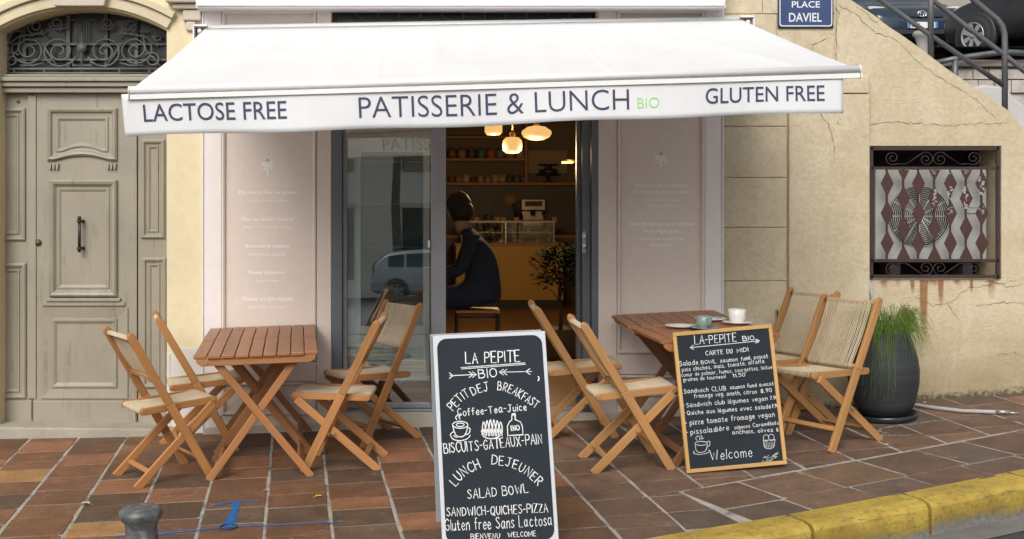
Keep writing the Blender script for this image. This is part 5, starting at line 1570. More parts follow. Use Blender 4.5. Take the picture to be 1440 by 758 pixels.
DM([(456 + 13 * math.cos(R(a)), 592 + 15 * math.sin(R(a))) for a in range(0, 361, 24)]); DM([(480 + 13 * math.cos(R(a)), 590 + 15 * math.sin(R(a))) for a in range(0, 361, 24)]); DM([(442, 603), (497, 600)], 3.4, False)
DM([(444, 606), (448, 634), (470, 641), (490, 633), (496, 602)])
for k in range(6): DM([(447 + 8 * k, 612), (452 + 7 * k, 636)], 2.2, False)
for k in range(26):
    x0 = random.uniform(430, 500); y0 = 700 - (x0 - 430) * .35 + random.uniform(-14, 14)
    DM([(x0, y0), (x0 + random.uniform(6, 18), y0 - random.uniform(2, 10))], random.uniform(1, 2.6), False)
dg_.build('chalk_drawing', M('smudged_chalk', (.50, .51, .51), .9, .4, 60), mbd, recalc=False)
mbd.location = (1.502, -1.632, gz(1.502, -1.632) + .006)
mbd.rotation_euler = (0, -R(4.5), R(3.4))

# ================================================================== PLANTER
px_, py_ = 3.035, -.50
pt = thing('planter', 'tall dark grey round planter on a black saucer by the ochre wall', 'planter'); ground_pose(pt, px_, py_, 0)
t = NT('slate_glaze'); v = t.coord('Object', (1, 1, 14))
n1 = t.noise(v, 3, 5, .65); n2 = t.noise(t.coord('Object'), 3, 3, .5)
c = t.ramp(n1, [(.3, (.022, .025, .029)), (.7, (.042, .046, .053))]); t.color(c); t.setv(.55, 0, .4); t.bump(n1, .5, .008)
m = MB(); m.lathe([(.125, .030), (.150, .034), (.186, .11), (.213, .22), (.221, .31), (.213, .40), (.192, .49), (.172, .552), (.174, .568), (.166, .576), (.154, .568), (.152, .53), (.0005, .525)], (0, 0, 0), 48)
m.build('pot', t.m, pt)
m = MB(); m.lathe([(.165, 0), (.185, .004), (.197, .040), (.190, .042), (.178, .012), (.0005, .0105)], (0, 0, 0), 44); m.box(-.11, .11, -.11, .11, .011, .032); m.build('saucer', M('black_saucer', (.022, .024, .026), .35, .15, 5), pt)
m = MB(); m.lathe([(.149, .532), (.10, .542), (.0005, .546)], (0, 0, 0), 20); m.build('soil', M('potting_soil', (.05, .035, .025), .95, .3, 20, .8, 60), pt)
gr = thing('trailing_plant', 'bright green thread-leaved plant spilling over the dark planter', 'plant', (px_, py_, gz(px_, py_) + .535))
t = NT('rush_green'); v = t.coord('Object'); n1 = t.noise(v, 9, 3, .6)
c = t.ramp(n1, [(.25, (.09, .17, .025)), (.55, (.19, .31, .055)), (.8, (.33, .43, .11))]); t.color(c); t.setv(.55, 0, .3)
tl = t.n('ShaderNodeBsdfTranslucent'); t.l(c, tl.inputs[0]); mx = t.n('ShaderNodeMixShader'); mx.inputs[0].default_value = .25
t.l(t.b.outputs[0], mx.inputs[1]); t.l(tl.outputs[0], mx.inputs[2]); t.l(mx.outputs[0], t.out.inputs['Surface'])
rg = random.Random(3)
m = MB()
def blade(x, y, z, a, out, up, drop, r_=.0016):
    P = []
    n = 8; ox, oy = math.cos(a), math.sin(a)
    for i in range(n + 1):
        q = i / n
        P.append((x + ox * out * q + rg.uniform(-.006, .006), y + oy * out * q + rg.uniform(-.006, .006), z + up * math.sin(min(1, q * 1.5) * math.pi / 2) - drop * max(0, q - .35) ** 1.6))
    m.tube(P, [r_ * (1.1 - .8 * i / n) for i in range(n + 1)], 3, False)
for k in range(480):
    a = rg.uniform(0, 2 * math.pi); r_ = .14 * math.sqrt(rg.random())
    blade(r_ * math.cos(a), r_ * math.sin(a), .0, a + rg.uniform(-.6, .6), rg.uniform(.03, .22), rg.uniform(.04, .22), rg.uniform(.0, .45), rg.uniform(.0013, .0024))
for k in range(95):                                             # long trails hanging over the front left
    a = R(rg.uniform(195, 262)); r_ = rg.uniform(.10, .14)
    blade(r_ * math.cos(a), r_ * math.sin(a), .01, a, rg.uniform(.08, .15), rg.uniform(.05, .14), rg.uniform(.4, 1.05), .0028)
for k in range(40):
    a = R(rg.uniform(-70, 30)); r_ = rg.uniform(.08, .14)
    blade(r_ * math.cos(a), r_ * math.sin(a), .0, a, rg.uniform(.08, .16), rg.uniform(.12, .24), rg.uniform(.2, .7), .0015)
for k in range(26):
    a = R(rg.uniform(240, 300)); r_ = rg.uniform(.10, .14)
    blade(r_ * math.cos(a), r_ * math.sin(a), .0, a, rg.uniform(.06, .10), rg.uniform(.05, .12), rg.uniform(.2, .6), .0014)
m.build('foliage', t.m, gr, recalc=False)
m = MB()
for k in range(55):                                             # a brownish tuft drooping on the right
    a = R(rg.uniform(-40, 25)); x0, y0 = .10, .02
    blade(x0, y0, .0, a, rg.uniform(.03, .14), rg.uniform(.14, .24), rg.uniform(.25, .75), .0014)
m.build('foliage', M('olive_rush', (.17, .15, .035), .6, .3, 9), gr, recalc=False)['label'] = 'olive brown drooping tuft'

# ================================================================== STREET BOLLARD, LEAVES, PAINT
bo = thing('iron_bollard', 'worn dark grey cast iron bollard at the bottom left edge', 'bollard'); bx, by = AX(203, -3.6), -3.6
ground_pose(bo, bx, by, 0)
ht = AZ(711, -3.6) - gz(bx, by)
t = NT('worn_cast_iron'); v = t.coord('Object'); n1 = t.noise(v, 14, 6, .7); n2 = t.noise(v, 60, 3, .6)
c = t.ramp(n1, [(.32, (.05, .053, .057)), (.52, (.12, .125, .13)), (.70, (.26, .265, .27))]); t.color(c); t.setv(.5, .35); t.l(t.ramp(n1, [(.3, .35), (.7, .65)]), t.b.inputs['Roughness']); t.bump(n2, .5, .006)
m = MB(); m.lathe([(.098, -.02), (.10, .03), (.085, .06), (.066, ht - .16), (.060, ht - .085), (.064, ht - .062), (.079, ht - .046), (.084, ht - .030), (.082, ht - .016), (.070, ht - .006), (.050, ht - .003), (.040, ht - .007), (.0005, ht - .006)], (0, 0, 0), 44)
m.build('shaft', t.m, bo)
def leaf(label, x, y, L, ang, mat):
    m = MB()
    n = 8
    for i in range(n):
        for sg in (1, -1):
            q0, q1 = i / n, (i + 1) / n
            w0, w1 = .35 * L * math.sin(math.pi * q0) ** .8, .35 * L * math.sin(math.pi * q1) ** .8
            cu = lambda q: .10 * L * math.sin(q * 5)
            m.add([(L * q0, 0, .002 + cu(q0) * .4 + .004), (L * q1, 0, .002 + cu(q1) * .4 + .004), (L * q1, sg * w1, .004 + abs(cu(q1)) * .9 + w1 * .35), (L * q0, sg * w0, .004 + abs(cu(q0)) * .9 + w0 * .35)], [(0, 1, 2, 3)])
    m.tube([(0, 0, .005), (-.35 * L, .04 * L, .003)], .0008, 4)
    o = m.build('fallen_leaf', mat, recalc=False, solid=.0006); ground_pose(o, x, y, R(ang)); o.location.z += .001
    return tag(o, label, 'leaf')
leaf('pale dry curled leaf lying on the paving left of the left table', -1.73, -1.82, .055, 160, M('dry_leaf', (.42, .33, .22), .7, .2, 30))
leaf('small yellow leaf lying on the tiles near the blue paint mark', -.53, -1.80, .038, 20, M('yellow_leaf', (.60, .40, .04), .6, .15, 30))
leaf('tiny pale leaf lying beside the hose coupling', 3.44, -.14, .04, 60, M('dry_leaf', (.42, .33, .22), .7, .2, 30))
leaf('small crumpled pale leaf on the paving in front of the planter', 2.78, -1.22, .035, 200, M('dry_leaf', (.42, .33, .22), .7, .2, 30))
# sprayed blue survey mark on the tiles
t = NT('sprayed_blue'); t.t.nodes.remove(t.b)
df = t.n('ShaderNodeBsdfDiffuse'); df.inputs[0].default_value = (.022, .17, .47, 1); tr = t.n('ShaderNodeBsdfTransparent'); mx = t.n('ShaderNodeMixShader')
uv = t.n('ShaderNodeTexCoord'); sx = t.n('ShaderNodeSeparateXYZ'); t.l(uv.outputs['UV'], sx.inputs[0])
ed = t.math('SUBTRACT', 1.0, t.math('MULTIPLY', t.math('ABSOLUTE', t.math('SUBTRACT', sx.outputs[1], .5)), 2.0))
nn = t.noise(t.coord('Object'), 120, 3, .7); nb = t.noise(t.coord('Object'), 9, 3, .6)
f = t.math('ADD', t.math('ADD', ed, t.math('MULTIPLY', t.math('SUBTRACT', nn, .5), 1.0)), t.math('MULTIPLY', t.math('SUBTRACT', nb, .5), .9))
t.l(t.ramp(f, [(.34, 0.0), (.85, .80)]), mx.inputs[0]); t.l(tr.outputs[0], mx.inputs[1]); t.l(df.outputs[0], mx.inputs[2]); t.l(mx.outputs[0], t.out.inputs['Surface'])
m = MB()
def spray(pts, w0, w1=None):
    w1 = w1 or w0
    P = [Vector((x, y)) for x, y in catmull(pts, 8)]
    n = len(P)
    for i in range(n - 1):
        d = (P[i + 1] - P[i]).normalized(); N = Vector((-d.y, d.x)); wa = w0 + (w1 - w0) * i / n
        q = [P[i] - N * wa, P[i] + N * wa, P[i + 1] + N * wa, P[i + 1] - N * wa]
        m.add([(a.x, a.y, gz(a.x, a.y) + .0032) for a in q], [(0, 1, 2, 3)], [[(0, 0), (0, 1), (1, 1), (1, 0)]])
spray([(-1.45, -2.42), (-1.2, -2.385), (-.91, -2.31), (-.6, -2.30), (-.35, -2.285)], .030, .012)
spray([(-.94, -1.86), (-.93, -2.0), (-.925, -2.15), (-.915, -2.30)], .034, .06)
spray([(-1.06, -1.90), (-.99, -1.85), (-.93, -1.84), (-.82, -1.84)], .03)
tag(m.build('blue_paint_mark', t.m, recalc=False), 'blue sprayed survey mark with an upright stroke on the terracotta tiles', 'paint mark')
t2 = NT('sprayed_spot'); t2.color((.012, .03, .07)); t2.setv(.6)
m = MB(); m.tube([(-.915 + .042 * math.cos(R(a)), -2.31 + .048 * math.sin(R(a)), gz(-.915, -2.31) + .0034) for a in range(0, 360, 24)], .0042, 4, closed=True)
tag(m.build('drain_ring', t2.m), 'small dark ring set in the tiles at the centre of the blue mark', 'ring')

t = NT('faded_white_chalk'); t.t.nodes.remove(t.b)
df = t.n('ShaderNodeBsdfDiffuse'); df.inputs[0].default_value = (.50, .50, .52, 1); tr = t.n('ShaderNodeBsdfTransparent'); mx = t.n('ShaderNodeMixShader')
t.l(t.ramp(t.noise(t.coord('Object'), 45, 4, .7), [(.40, 0.0), (.70, .75)]), mx.inputs[0]); t.l(tr.outputs[0], mx.inputs[1]); t.l(df.outputs[0], mx.inputs[2]); t.l(mx.outputs[0], t.out.inputs['Surface'])
m = MB()
for pts in ([(2.88, -.93), (2.86, -.84), (2.93, -.77), (3.08, -.73), (3.3, -.67), (3.52, -.645)], [(2.80, -.95), (2.95, -1.0), (3.02, -.99)]): spray(pts, .011)
tag(m.build('white_chalk_mark', t.m, recalc=False), 'faint curved white line scrawled on the paving before the planter', 'chalk mark')

# ================================================================== SHOP INTERIOR
FZI = .105
m_iw = M('interior_wall', (.20, .155, .11), .85, .08, 2)
m_idk = M('dark_tiled_wall', (.085, .078, .066), .5, .25, 9, .2, 30)
m_ifl = wood('oak_floor', (.22, .115, .05), (.13, .065, .03), .4)
mb = MB(); mb.box(-1.5, 3.0, .165, 9.2, FZI - .1, FZI, long=1); struct(mb.build('shop_floor', m_ifl))
mb = MB(); mb.box(-1.5, 3.0, .31, 9.2, 2.62, 2.70); struct(mb.build('shop_ceiling', M('interior_ceiling', (.34, .27, .19), .8, .05, 2)))
iw = thing('shop_interior_walls', 'brown inner walls of the cafe seen through the open door', 'wall', (0, 5, FZI))
mb = MB(); mb.box(-1.6, -1.5, .31, 9.3, FZI, 2.62); mb.box(3.0, 3.1, .31, 9.3, FZI, 2.62); mb.build('side_wall', m_iw, iw, rel=True)
mb = MB(); mb.box(-1.5, 3.0, 9.2, 9.3, 1.72, 2.62); mb.build('back_wall', m_iw, iw, rel=True)
mb = MB(); mb.box(-1.5, 3.0, 9.2, 9.3, FZI, 1.718); mb.build('tiled_splashback', m_idk, iw, rel=True)
# shelving
W_SH = wood('shelf_wood', (.42, .20, .06), (.30, .13, .04), .5)
BY = 8.95
sh = thing('wall_shelves', 'long honey coloured wooden shelves on the back wall of the cafe', 'shelves', (1.2, BY, AZ(258, BY)))
mb = MB(); mb.box(.2, 2.75, BY, 9.198, AZ(260.5, BY), AZ(256.5, BY)); mb.build('shelf', W_SH, sh, rel=True, bevel=.003)
mb = MB(); mb.box(.2, AX(738, BY) - .001, BY, 9.198, AZ(226, BY), AZ(222.5, BY)); mb.build('shelf', W_SH, sh, rel=True, bevel=.003)
mb = MB(); mb.box(.2, AX(738, BY) - .001, BY, 9.198, AZ(194.5, BY), AZ(191.5, BY)); mb.build('shelf', W_SH, sh, rel=True, bevel=.003)
mb = MB(); mb.box(AX(738, BY), AX(742, BY), BY, 9.198, AZ(256.4, BY), AZ(150, BY)); mb.build('divider', W_SH, sh, rel=True, bevel=.003)
mb = MB(); mb.box(AX(745, BY), AX(800, BY), 9.17, 9.199, AZ(243, BY), AZ(211, BY)); mb.build('back_panel', M('pale_niche', (.40, .31, .20), .7, .05), sh, rel=True)
SY2 = 9.06
def small(name, label, cat, group, px, zb, prof, mat, n=16, y=SY2, extra=None):
    o = thing(name, label, cat, (AX(px, y), y, zb), 0, group)
    m = MB(); m.lathe(prof, (0, 0, 0), n); m.build('body', mat, o)
    if extra: extra(o)
    return o
zu = AZ(222.5, BY) + .0005; zl = AZ(256.5, BY) + .0005
hues = [('brown', (.20, .10, .05)), ('pale amber', (.34, .22, .11)), ('dark umber', (.12, .07, .04)), ('green', (.06, .22, .12)), ('orange red', (.50, .13, .04)), ('grey blue', (.20, .24, .24)), ('sandy', (.36, .26, .15)), ('cream', (.40, .34, .25))]
for k, (nm, c) in enumerate(hues):
    mt = M('jar_' + nm.replace(' ', '_'), c, .4, .15, 9)
    def lid(o, mt=mt):
        m = MB(); m.lathe([(.062, .122), (.064, .128), (.05, .14), (.012, .142), (.014, .158), (.0005, .16)], (0, 0, 0), 16); m.build('lid', M('jar_lid', (.20, .14, .08), .5), o)
    small('storage_jar', '%s storage jar with a lid on the upper shelf of the cafe' % nm, 'jar', 'jars on the upper shelf', 636 + 13.6 * k, zu, [(.056, 0), (.066, .012), (.066, .10), (.058, .121), (.0005, .1215)], mt, extra=lid)
cups = [('squat brown', (.26, .13, .05), .9), ('amber', (.42, .24, .09), 1.0), ('white red banded', (.55, .42, .33), 1.2), ('dark brown', (.16, .09, .05), .8), ('cream', (.50, .38, .24), 1.0), ('pale buff', (.46, .34, .2), .9), ('wide ivory', (.52, .40, .27), 1.15), ('tall ivory', (.50, .37, .22), 1.2), ('smoked glass', (.10, .10, .09), 1.1), ('clear grey glass', (.15, .16, .15), 1.1), ('bluish glass', (.14, .18, .18), 1.1)]
for k, (nm, c, s_) in enumerate(cups):
    def hd(o, c=c, s_=s_, nm=nm):
        if 'glass' in nm: return
        m = MB(); m.tube([(.045 * s_, 0, .075 * s_), (.075 * s_, 0, .07 * s_), (.075 * s_, 0, .03 * s_), (.045 * s_, 0, .022 * s_)], .007, 6); m.build('handle', M('mug_' + nm.replace(' ', '_'), c, .35, .1, 9), o)
    small('mug' if 'glass' not in nm else 'tumbler', '%s on the long lower shelf of the cafe' % (nm + (' mug' if 'glass' not in nm else ' tumbler')), 'mug' if 'glass' not in nm else 'glass', 'mugs and glasses on the lower shelf', 635 + 10.2 * k, zl, [(.036 * s_, 0), (.046 * s_, .01), (.05 * s_, .095 * s_), (.044 * s_, .094 * s_), (.038 * s_, .014), (.0005, .012)], M('mug_' + nm.replace(' ', '_'), c, .35, .1, 9), extra=hd)
o = thing('cake_stand', 'dark domed cake stand on the shelf right of the divider', 'cake stand', (AX(771, SY2), SY2, zl))
m = MB(); m.lathe([(.08, 0), (.085, .01), (.03, .02), (.03, .09), (.17, .10), (.175, .115), (.17, .12), (.0005, .118)], (0, 0, 0), 24); m.build('stand', m_black, o)
m = MB(); m.lathe([(.125, .121), (.14, .16), (.12, .19), (.05, .20), (.05, .23), (.15, .245), (.15, .262), (.0005, .27)], (0, 0, 0), 24); m.build('dome', M('dark_lid', (.05, .035, .03), .4), o)
# counter and display case
CY = 7.5
m_yel = M('mustard_panel', (.50, .30, .055), .45, .05, 1.2)
ct = thing('counter', 'mustard yellow fronted pastry counter with a glass display case', 'counter', (1.2, CY, FZI))
zc = AZ(345.5, CY); x0, x1 = .55, AX(792, CY)
mb = MB(); mb.box(x0, x1, CY, CY + .7, FZI + .10, zc); mb.build('front_panel', m_yel, ct, rel=True, bevel=.004)
mb = MB(); mb.box(x0 + .04, x1 - .04, CY + .04, CY + .66, FZI, FZI + .099); mb.build('kick_plate', m_black, ct, rel=True)
mb = MB(); mb.box(x0 - .02, x1 + .02, CY - .02, CY + .72, zc + .001, zc + .03); mb.build('worktop', W_SH, ct, rel=True, bevel=.003)
zg = AZ(313, CY)
mb = MB()
for px in (x0 + .1, x0 + .65, x1 - .12): mb.box(px - .008, px + .008, CY + .0, CY + .016, zc + .031, zg); mb.box(px - .008, px + .008, CY + .6, CY + .616, zc + .031, zg)
dcm = M('display_metal', (.42, .42, .40), .3, .05, metal=.8)
dc = mb.build('display_frame', dcm, ct, rel=True)
mb = MB(); mb.box(x0 + .08, x1 - .1, CY - .005, CY + .63, zg + .001, zg + .022); mb.build('display_top', M('display_top_white', (.62, .58, .50), .4), ct, rel=True)
mb = MB(); mb.box(x0 + .1, x1 - .12, CY + .003, CY + .009, zc + .032, zg - .001); mb.build('display_glass', glass('case_glass', .10), ct, rel=True)
mb = MB(); mb.box(x0 + .12, x1 - .14, CY + .15, CY + .58, zc + .16, zc + .17); mb.build('inner_shelf', dcm, ct, rel=True)
m_past = M('pastry_crust', (.52, .32, .13), .6, .3, 12)
for k in range(9):
    px = .78 + .122 * k
    m = MB(); r_ = random.uniform(.032, .046); m.lathe([(r_ * .7, 0), (r_, .015), (r_ * .9, .035), (r_ * .4, .05), (.0005, .052)], (0, 0, 0), 14)
    o = m.build('pastry', m_past if k % 3 else M('pastry_cream', (.62, .56, .45), .5, .1)); o.location = (px, CY + .20, zc + .0305 if k % 2 else zc + .1705)
    tag(o, ('round golden pastry in the glass display case' if k % 3 else 'pale cream topped pastry in the glass display case'), 'pastry', 'pastries in the display case')
for k, px in enumerate((671, 700, 709, 727, 781)):
    m = MB(); m.prism([(-.032, 0), (.032, 0), (.032, .045), (-.032, .045)], 0, .012); m.v = [(x, y + z * .3, z) for x, y, z in m.v]
    o = m.build('price_card', M('amber_card', (.50, .25, .09), .6)); o.location = (AX(px, CY), CY + .10, zg + .0225)
    tag(o, 'small amber card standing on top of the display case', 'card', 'cards on the display case')
bc = thing('back_counter', 'dark work counter along the back wall behind the display case', 'counter', (1.3, 8.8, FZI))
mb = MB(); mb.box(.2, 2.9, 8.55, 9.198, FZI, .98); mb.build('cabinet', m_idk, bc, rel=True); mb = MB(); mb.box(.18, 2.92, 8.52, 9.198, .981, 1.02); mb.build('worktop', W_SH, bc, rel=True)
KY = 8.7
cm = thing('coffee_machine', 'steel espresso machine on the back counter of the cafe', 'coffee machine', (AX(750, KY), KY, 1.0205))
mb = MB(); mb.box(-.16, .16, 0, .38, 0, .05); mb.box(-.16, .16, .16, .38, .051, .34); mb.box(-.17, .17, -.02, .39, .341, .50); mb.build('casing', M('espresso_steel', (.40, .37, .32), .3, .1, metal=.5), cm, bevel=.01)
mb = MB(); mb.box(-.12, .12, -.028, -.0205, .40, .47); mb.build('control_panel', m_black, cm)
mb = MB(); mb.lathe([(.03, .27), (.035, .30), (.035, .34)], (0, .06, 0), 14); mb.tube([(0, .03, .29), (0, -.10, .28)], .012, 8); mb.build('group_head', m_black, cm)
mb = MB(); mb.tube([(.13, .05, .33), (.14, -.01, .25), (.13, -.03, .10)], .008, 8); mb.build('steam_wand', dcm, cm)
mb = MB(); mb.box(-.16, .16, -.02, .15, .051, .062); mb.build('drip_tray', m_black, cm)
gd = thing('coffee_grinder', 'dark coffee grinder with a clear hopper left of the espresso machine', 'grinder', (AX(730, KY), KY + .1, 1.0205))
mb = MB(); mb.lathe([(.07, 0), (.075, .02), (.06, .05), (.065, .26), (.05, .30)], (0, 0, 0), 18); mb.build('body', m_black, gd); mb = MB(); mb.lathe([(.05, .301), (.085, .42), (.08, .44), (.0005, .445)], (0, 0, 0), 18); mb.build('hopper', M('smoky_hopper', (.12, .09, .06), .2), gd)
rb = MB(); rb.lathe([(.095, 0), (.10, -.008), (.095, -.016), (.0005, -.016)], (0, 0, 0), 32, 'Y'); o = rb.build('round_board', M('round_wood_board', (.38, .22, .08), .5, .15, 6)); o.location = (AX(718, 9.18), 9.199, AZ(281, 9.18)); tag(o, 'round honey coloured board hanging on the dark back wall', 'board')
for k, (px, h_, c) in enumerate(((672, .20, (.10, .06, .04)), (683, .26, (.05, .07, .04)), (692, .24, (.25, .2, .13)), (701, .18, (.3, .12, .05)))):
    o = thing('bottle', ['short dark bottle', 'tall green bottle', 'tall pale bottle', 'short reddish bottle'][k] + ' on the back counter left of the round board', 'bottle', (AX(px, 8.8), 8.8, 1.0205), 0, 'bottles on the back counter')
    m = MB(); m.lathe([(.035, 0), (.038, .01), (.038, h_ * .6), (.013, h_ * .78), (.012, h_), (.0005, h_ + .002)], (0, 0, 0), 14); m.build('glass_body', M('bottle_%d' % k, c, .2), o); m = MB(); m.lathe([(.0145, h_ + .0025), (.0145, h_ + .028), (.0005, h_ + .03)], (0, 0, 0), 10); m.build('cap', m_black, o)
# lamps
m_glow = emit('warm_globe', (1.0, .58, .20), .62)
m_brass = M('brushed_brass', (.50, .30, .10), .35, .1, metal=.8)
LY = 3.0
def pend(label, px, py, prof, energy, cordx=0, y=LY):
    o = thing('pendant_lamp', label, 'lamp', (AX(px, y), y, AZ(py, y)), 0, 'pendant lamps over the cafe room')
    m = MB(); m.lathe(prof, (0, 0, 0), 32); m.build('globe', m_glow, o)
    zt_ = max(p[1] for p in prof)
    m = MB(); m.tube([(0, 0, zt_), (0, 0, 2.62 - o.location.z)], .006, 8); m.build('cord', m_brass, o); m = MB(); m.lathe([(.03, zt_ - .004), (.028, zt_ + .04), (.01, zt_ + .05)], (0, 0, 0), 16); m.build('socket', m_brass, o)
    ld = bpy.data.lights.new('pendant_light', 'POINT'); ld.energy = energy; ld.color = (1.0, .66, .34); ld.shadow_soft_size = .06
    lo = bpy.data.objects.new('pendant_light', ld); COL.objects.link(lo); lo.parent = o; lo.location = (0, 0, -.22)
pend('lit cylinder shaped pendant lamp, its top hidden behind the valance', 694, 180, [(.03, .10), (.075, .09), (.082, .06), (.082, -.04), (.06, -.066), (.0005, -.07)], 22)
pend('lit round globe pendant lamp, lowest of the three', 720.5, 204.5, [(.02, .078), (.06, .074), (.088, .045), (.094, 0), (.088, -.045), (.06, -.072), (.0005, -.078)], 26)
pend('lit wide flattened pendant lamp, rightmost of the three', 754.5, 187, [(.02, .068), (.08, .058), (.135, .02), (.142, -.005), (.12, -.04), (.06, -.066), (.0005, -.07)], 24)
fl_ = thing('floor_lamp', 'thin brass lamp with a glowing bent arm near the right side of the doorway', 'lamp', (AX(812, 4), 4.0, FZI))
m = MB(); Y4 = 4.0; ox, oz = fl_.location.x, fl_.location.z
m.tube([(0, 0, .02), (0, 0, AZ(235, Y4) - oz), (-.012, 0, AZ(228, Y4) - oz), (-.05, 0, AZ(225.5, Y4) - oz), (AX(796, Y4) - ox, 0, AZ(225.5, Y4) - oz)], .014, 10); m.build('stem', m_brass, fl_)
m = MB(); m.lathe([(.13, 0), (.13, .015), (.02, .03)], (0, 0, 0), 24); m.build('base', m_brass, fl_)
m = MB(); m.tube([(AX(806, Y4) - ox, 0, AZ(228, Y4) - oz), (AX(790, Y4) - ox, 0, AZ(228.5, Y4) - oz)], .012, 8); m.build('light_strip', emit('lamp_strip', (1.0, .66, .22), 2.2), fl_)
# potted shrub inside
ip = thing('indoor_plant', 'dark leafy shrub in a pot just inside the open doorway', 'plant', (AX(788, 2.6), 2.6, FZI))
m = MB(); m.lathe([(.13, 0), (.15, .02), (.18, .28), (.165, .285), (.15, .25), (.0005, .25)], (0, 0, 0), 28); m.build('pot', M('inner_pot', (.10, .075, .055), .6, .1), ip)
m = MB(); m.tube([(0, 0, .25), (.01, 0, .42), (-.01, .02, .60), (0, 0, .8)], [.02, .017, .013, .008], 8)
rp = random.Random(5)
for k in range(9):
    a = rp.uniform(0, 6.28); m.tube([(0, 0, .50 + .03 * k), (.09 * math.cos(a), .09 * math.sin(a), .60 + .03 * k), (.18 * math.cos(a), .18 * math.sin(a), .66 + .035 * k)], [.007, .005, .002], 5)
m.build('trunk', M('plant_stem', (.09, .06, .04), .8, .2, 9), ip)
m = MB()
for k in range(760):
    a = rp.uniform(0, 6.28); el = rp.uniform(-.6, 1.4); rr_ = rp.uniform(.06, .25)
    p = Vector((rr_ * math.cos(a) * math.cos(el * .7), rr_ * math.sin(a) * math.cos(el * .7), .78 + .26 * math.sin(el) * rp.uniform(.5, 1)))
    d = (Vector((math.cos(a + rp.uniform(-.6, .6)), math.sin(a + rp.uniform(-.6, .6)), rp.uniform(-.5, .7)))).normalized(); sd_ = d.cross(Vector((rp.uniform(-.5, .5), rp.uniform(-.5, .5), 1))).normalized()
    L = rp.uniform(.05, .085); nrm = d.cross(sd_)
    m.add([p, p + d * L * .5 + sd_ * L * .2 - nrm * .004, p + d * L, p + d * L * .5 - sd_ * L * .2 - nrm * .004], [(0, 1, 2, 3)])
m.build('foliage', M('dark_leaf', (.010, .020, .009), .8, .3, 12, spec=.05), ip, recalc=False)
# display fridge behind the glass pane
FYr = .14
fg = thing('display_fridge', 'pale aqua glass-fronted display fridge behind the sliding glass pane', 'fridge', (AX(546, FYr), FYr, FZI))
m_aq = M('aqua_enamel', (.70, .82, .77), .35, .04, 2)
fx0, fx1 = AX(489, FYr), AX(604, FYr); zt0, zb0 = AZ(194, FYr), AZ(470, FYr)
m = MB()
m.box(fx0, fx0 + .09, FYr, FYr + .05, zb0, zt0); m.box(fx1 - .045, fx1, FYr, FYr + .05, zb0, zt0); m.box(fx0 + .0905, fx1 - .0455, FYr, FYr + .05, zt0 - .10, zt0); m.box(fx0 + .0905, fx1 - .0455, FYr, FYr + .05, zb0, zb0 + .055)
dd = m.build('door', m_aq, fg, rel=True, bevel=.004)
m = MB(); m.box(fx0 + .10, fx1 - .055, FYr + .018, FYr + .026, zb0 + .06, zt0 - .106); m.build('door_glass', glass('fridge_glass', .06, (.90, .97, .95)), fg, rel=True)
m = MB(); m.box(fx0, fx0 + .03, FYr + .051, FYr + .62, FZI + .09, zt0); m.box(fx1 - .03, fx1, FYr + .051, FYr + .62, FZI + .09, zt0); m.box(fx0 + .03, fx1 - .03, FYr + .6, FYr + .62, FZI + .09, zt0); m.box(fx0 + .03, fx1 - .03, FYr + .051, FYr + .6, zt0 - .03, zt0); m.box(fx0 + .03, fx1 - .03, FYr + .051, FYr + .6, zb0 - .02, zb0 + .03)
m.build('cabinet', M('fridge_inside', (.42, .52, .49), .5, .1, 2), fg, rel=True)
for k in range(4):
    m = MB(); z = zb0 + .30 + .30 * k; m.box(fx0 + .04, fx1 - .04, FYr + .1, FYr + .55, z, z + .008); m.build('wire_shelf', dcm, fg, rel=True)
m = MB(); m.box(fx0, fx1, FYr + .0, FYr + .04, FZI + .19, zb0 - .004); gpn = m.build('lower_panel', m_aq, fg, rel=True, bevel=.004)
for k in range(8):
    m = MB(); z = FZI + .235 + .027 * k; m.bar((fx0 + .05, FYr - .008, z), (fx1 - .05, FYr - .008, z), .022, .008, (0, 1, .8)); m.build('louvre', m_aq, fg, rel=True)
m = MB(); m.box(fx0 + .02, fx1 - .02, FYr + .03, FYr + .58, FZI, FZI + .089); m.box(fx0, fx1, FYr + .01, FYr + .04, FZI + .09, FZI + .188); m.build('base', m_black, fg, rel=True)
# stools
def stool(label, x, y, h, rz):
    c = thing('bar_stool', label, 'stool', (x, y, FZI), R(rz), 'stools inside the cafe')
    m = MB(); m.box(-.17, .17, -.15, .15, h - .022, h); m.build('seat', W_SH, c, bevel=.006)
    for sx_ in (1, -1):
        for sy_ in (1, -1):
            m = MB(); m.tube([(.16 * sx_, .14 * sy_, 0), (.16 * sx_, .14 * sy_, h - .0225)], .009, 8); m.build('leg', m_iron, c)
    m = MB()
    for sy_ in (1, -1): m.tube([(-.16, .14 * sy_, .22), (.16, .14 * sy_, .22)], .008, 8); m.tube([(-.16, .14 * sy_, h - .05), (.16, .14 * sy_, h - .05)], .008, 8)
    for sx_ in (1, -1): m.tube([(.16 * sx_, -.14, .22), (.16 * sx_, .14, .22)], .008, 8)
    m.build('footrest', m_iron, c); return c
stool('black framed wooden stool under the seated person', .49, 1.1, .60, 0)
stool('low wooden stool with black frame nearer the doorway', .30, .62, .44, 8)
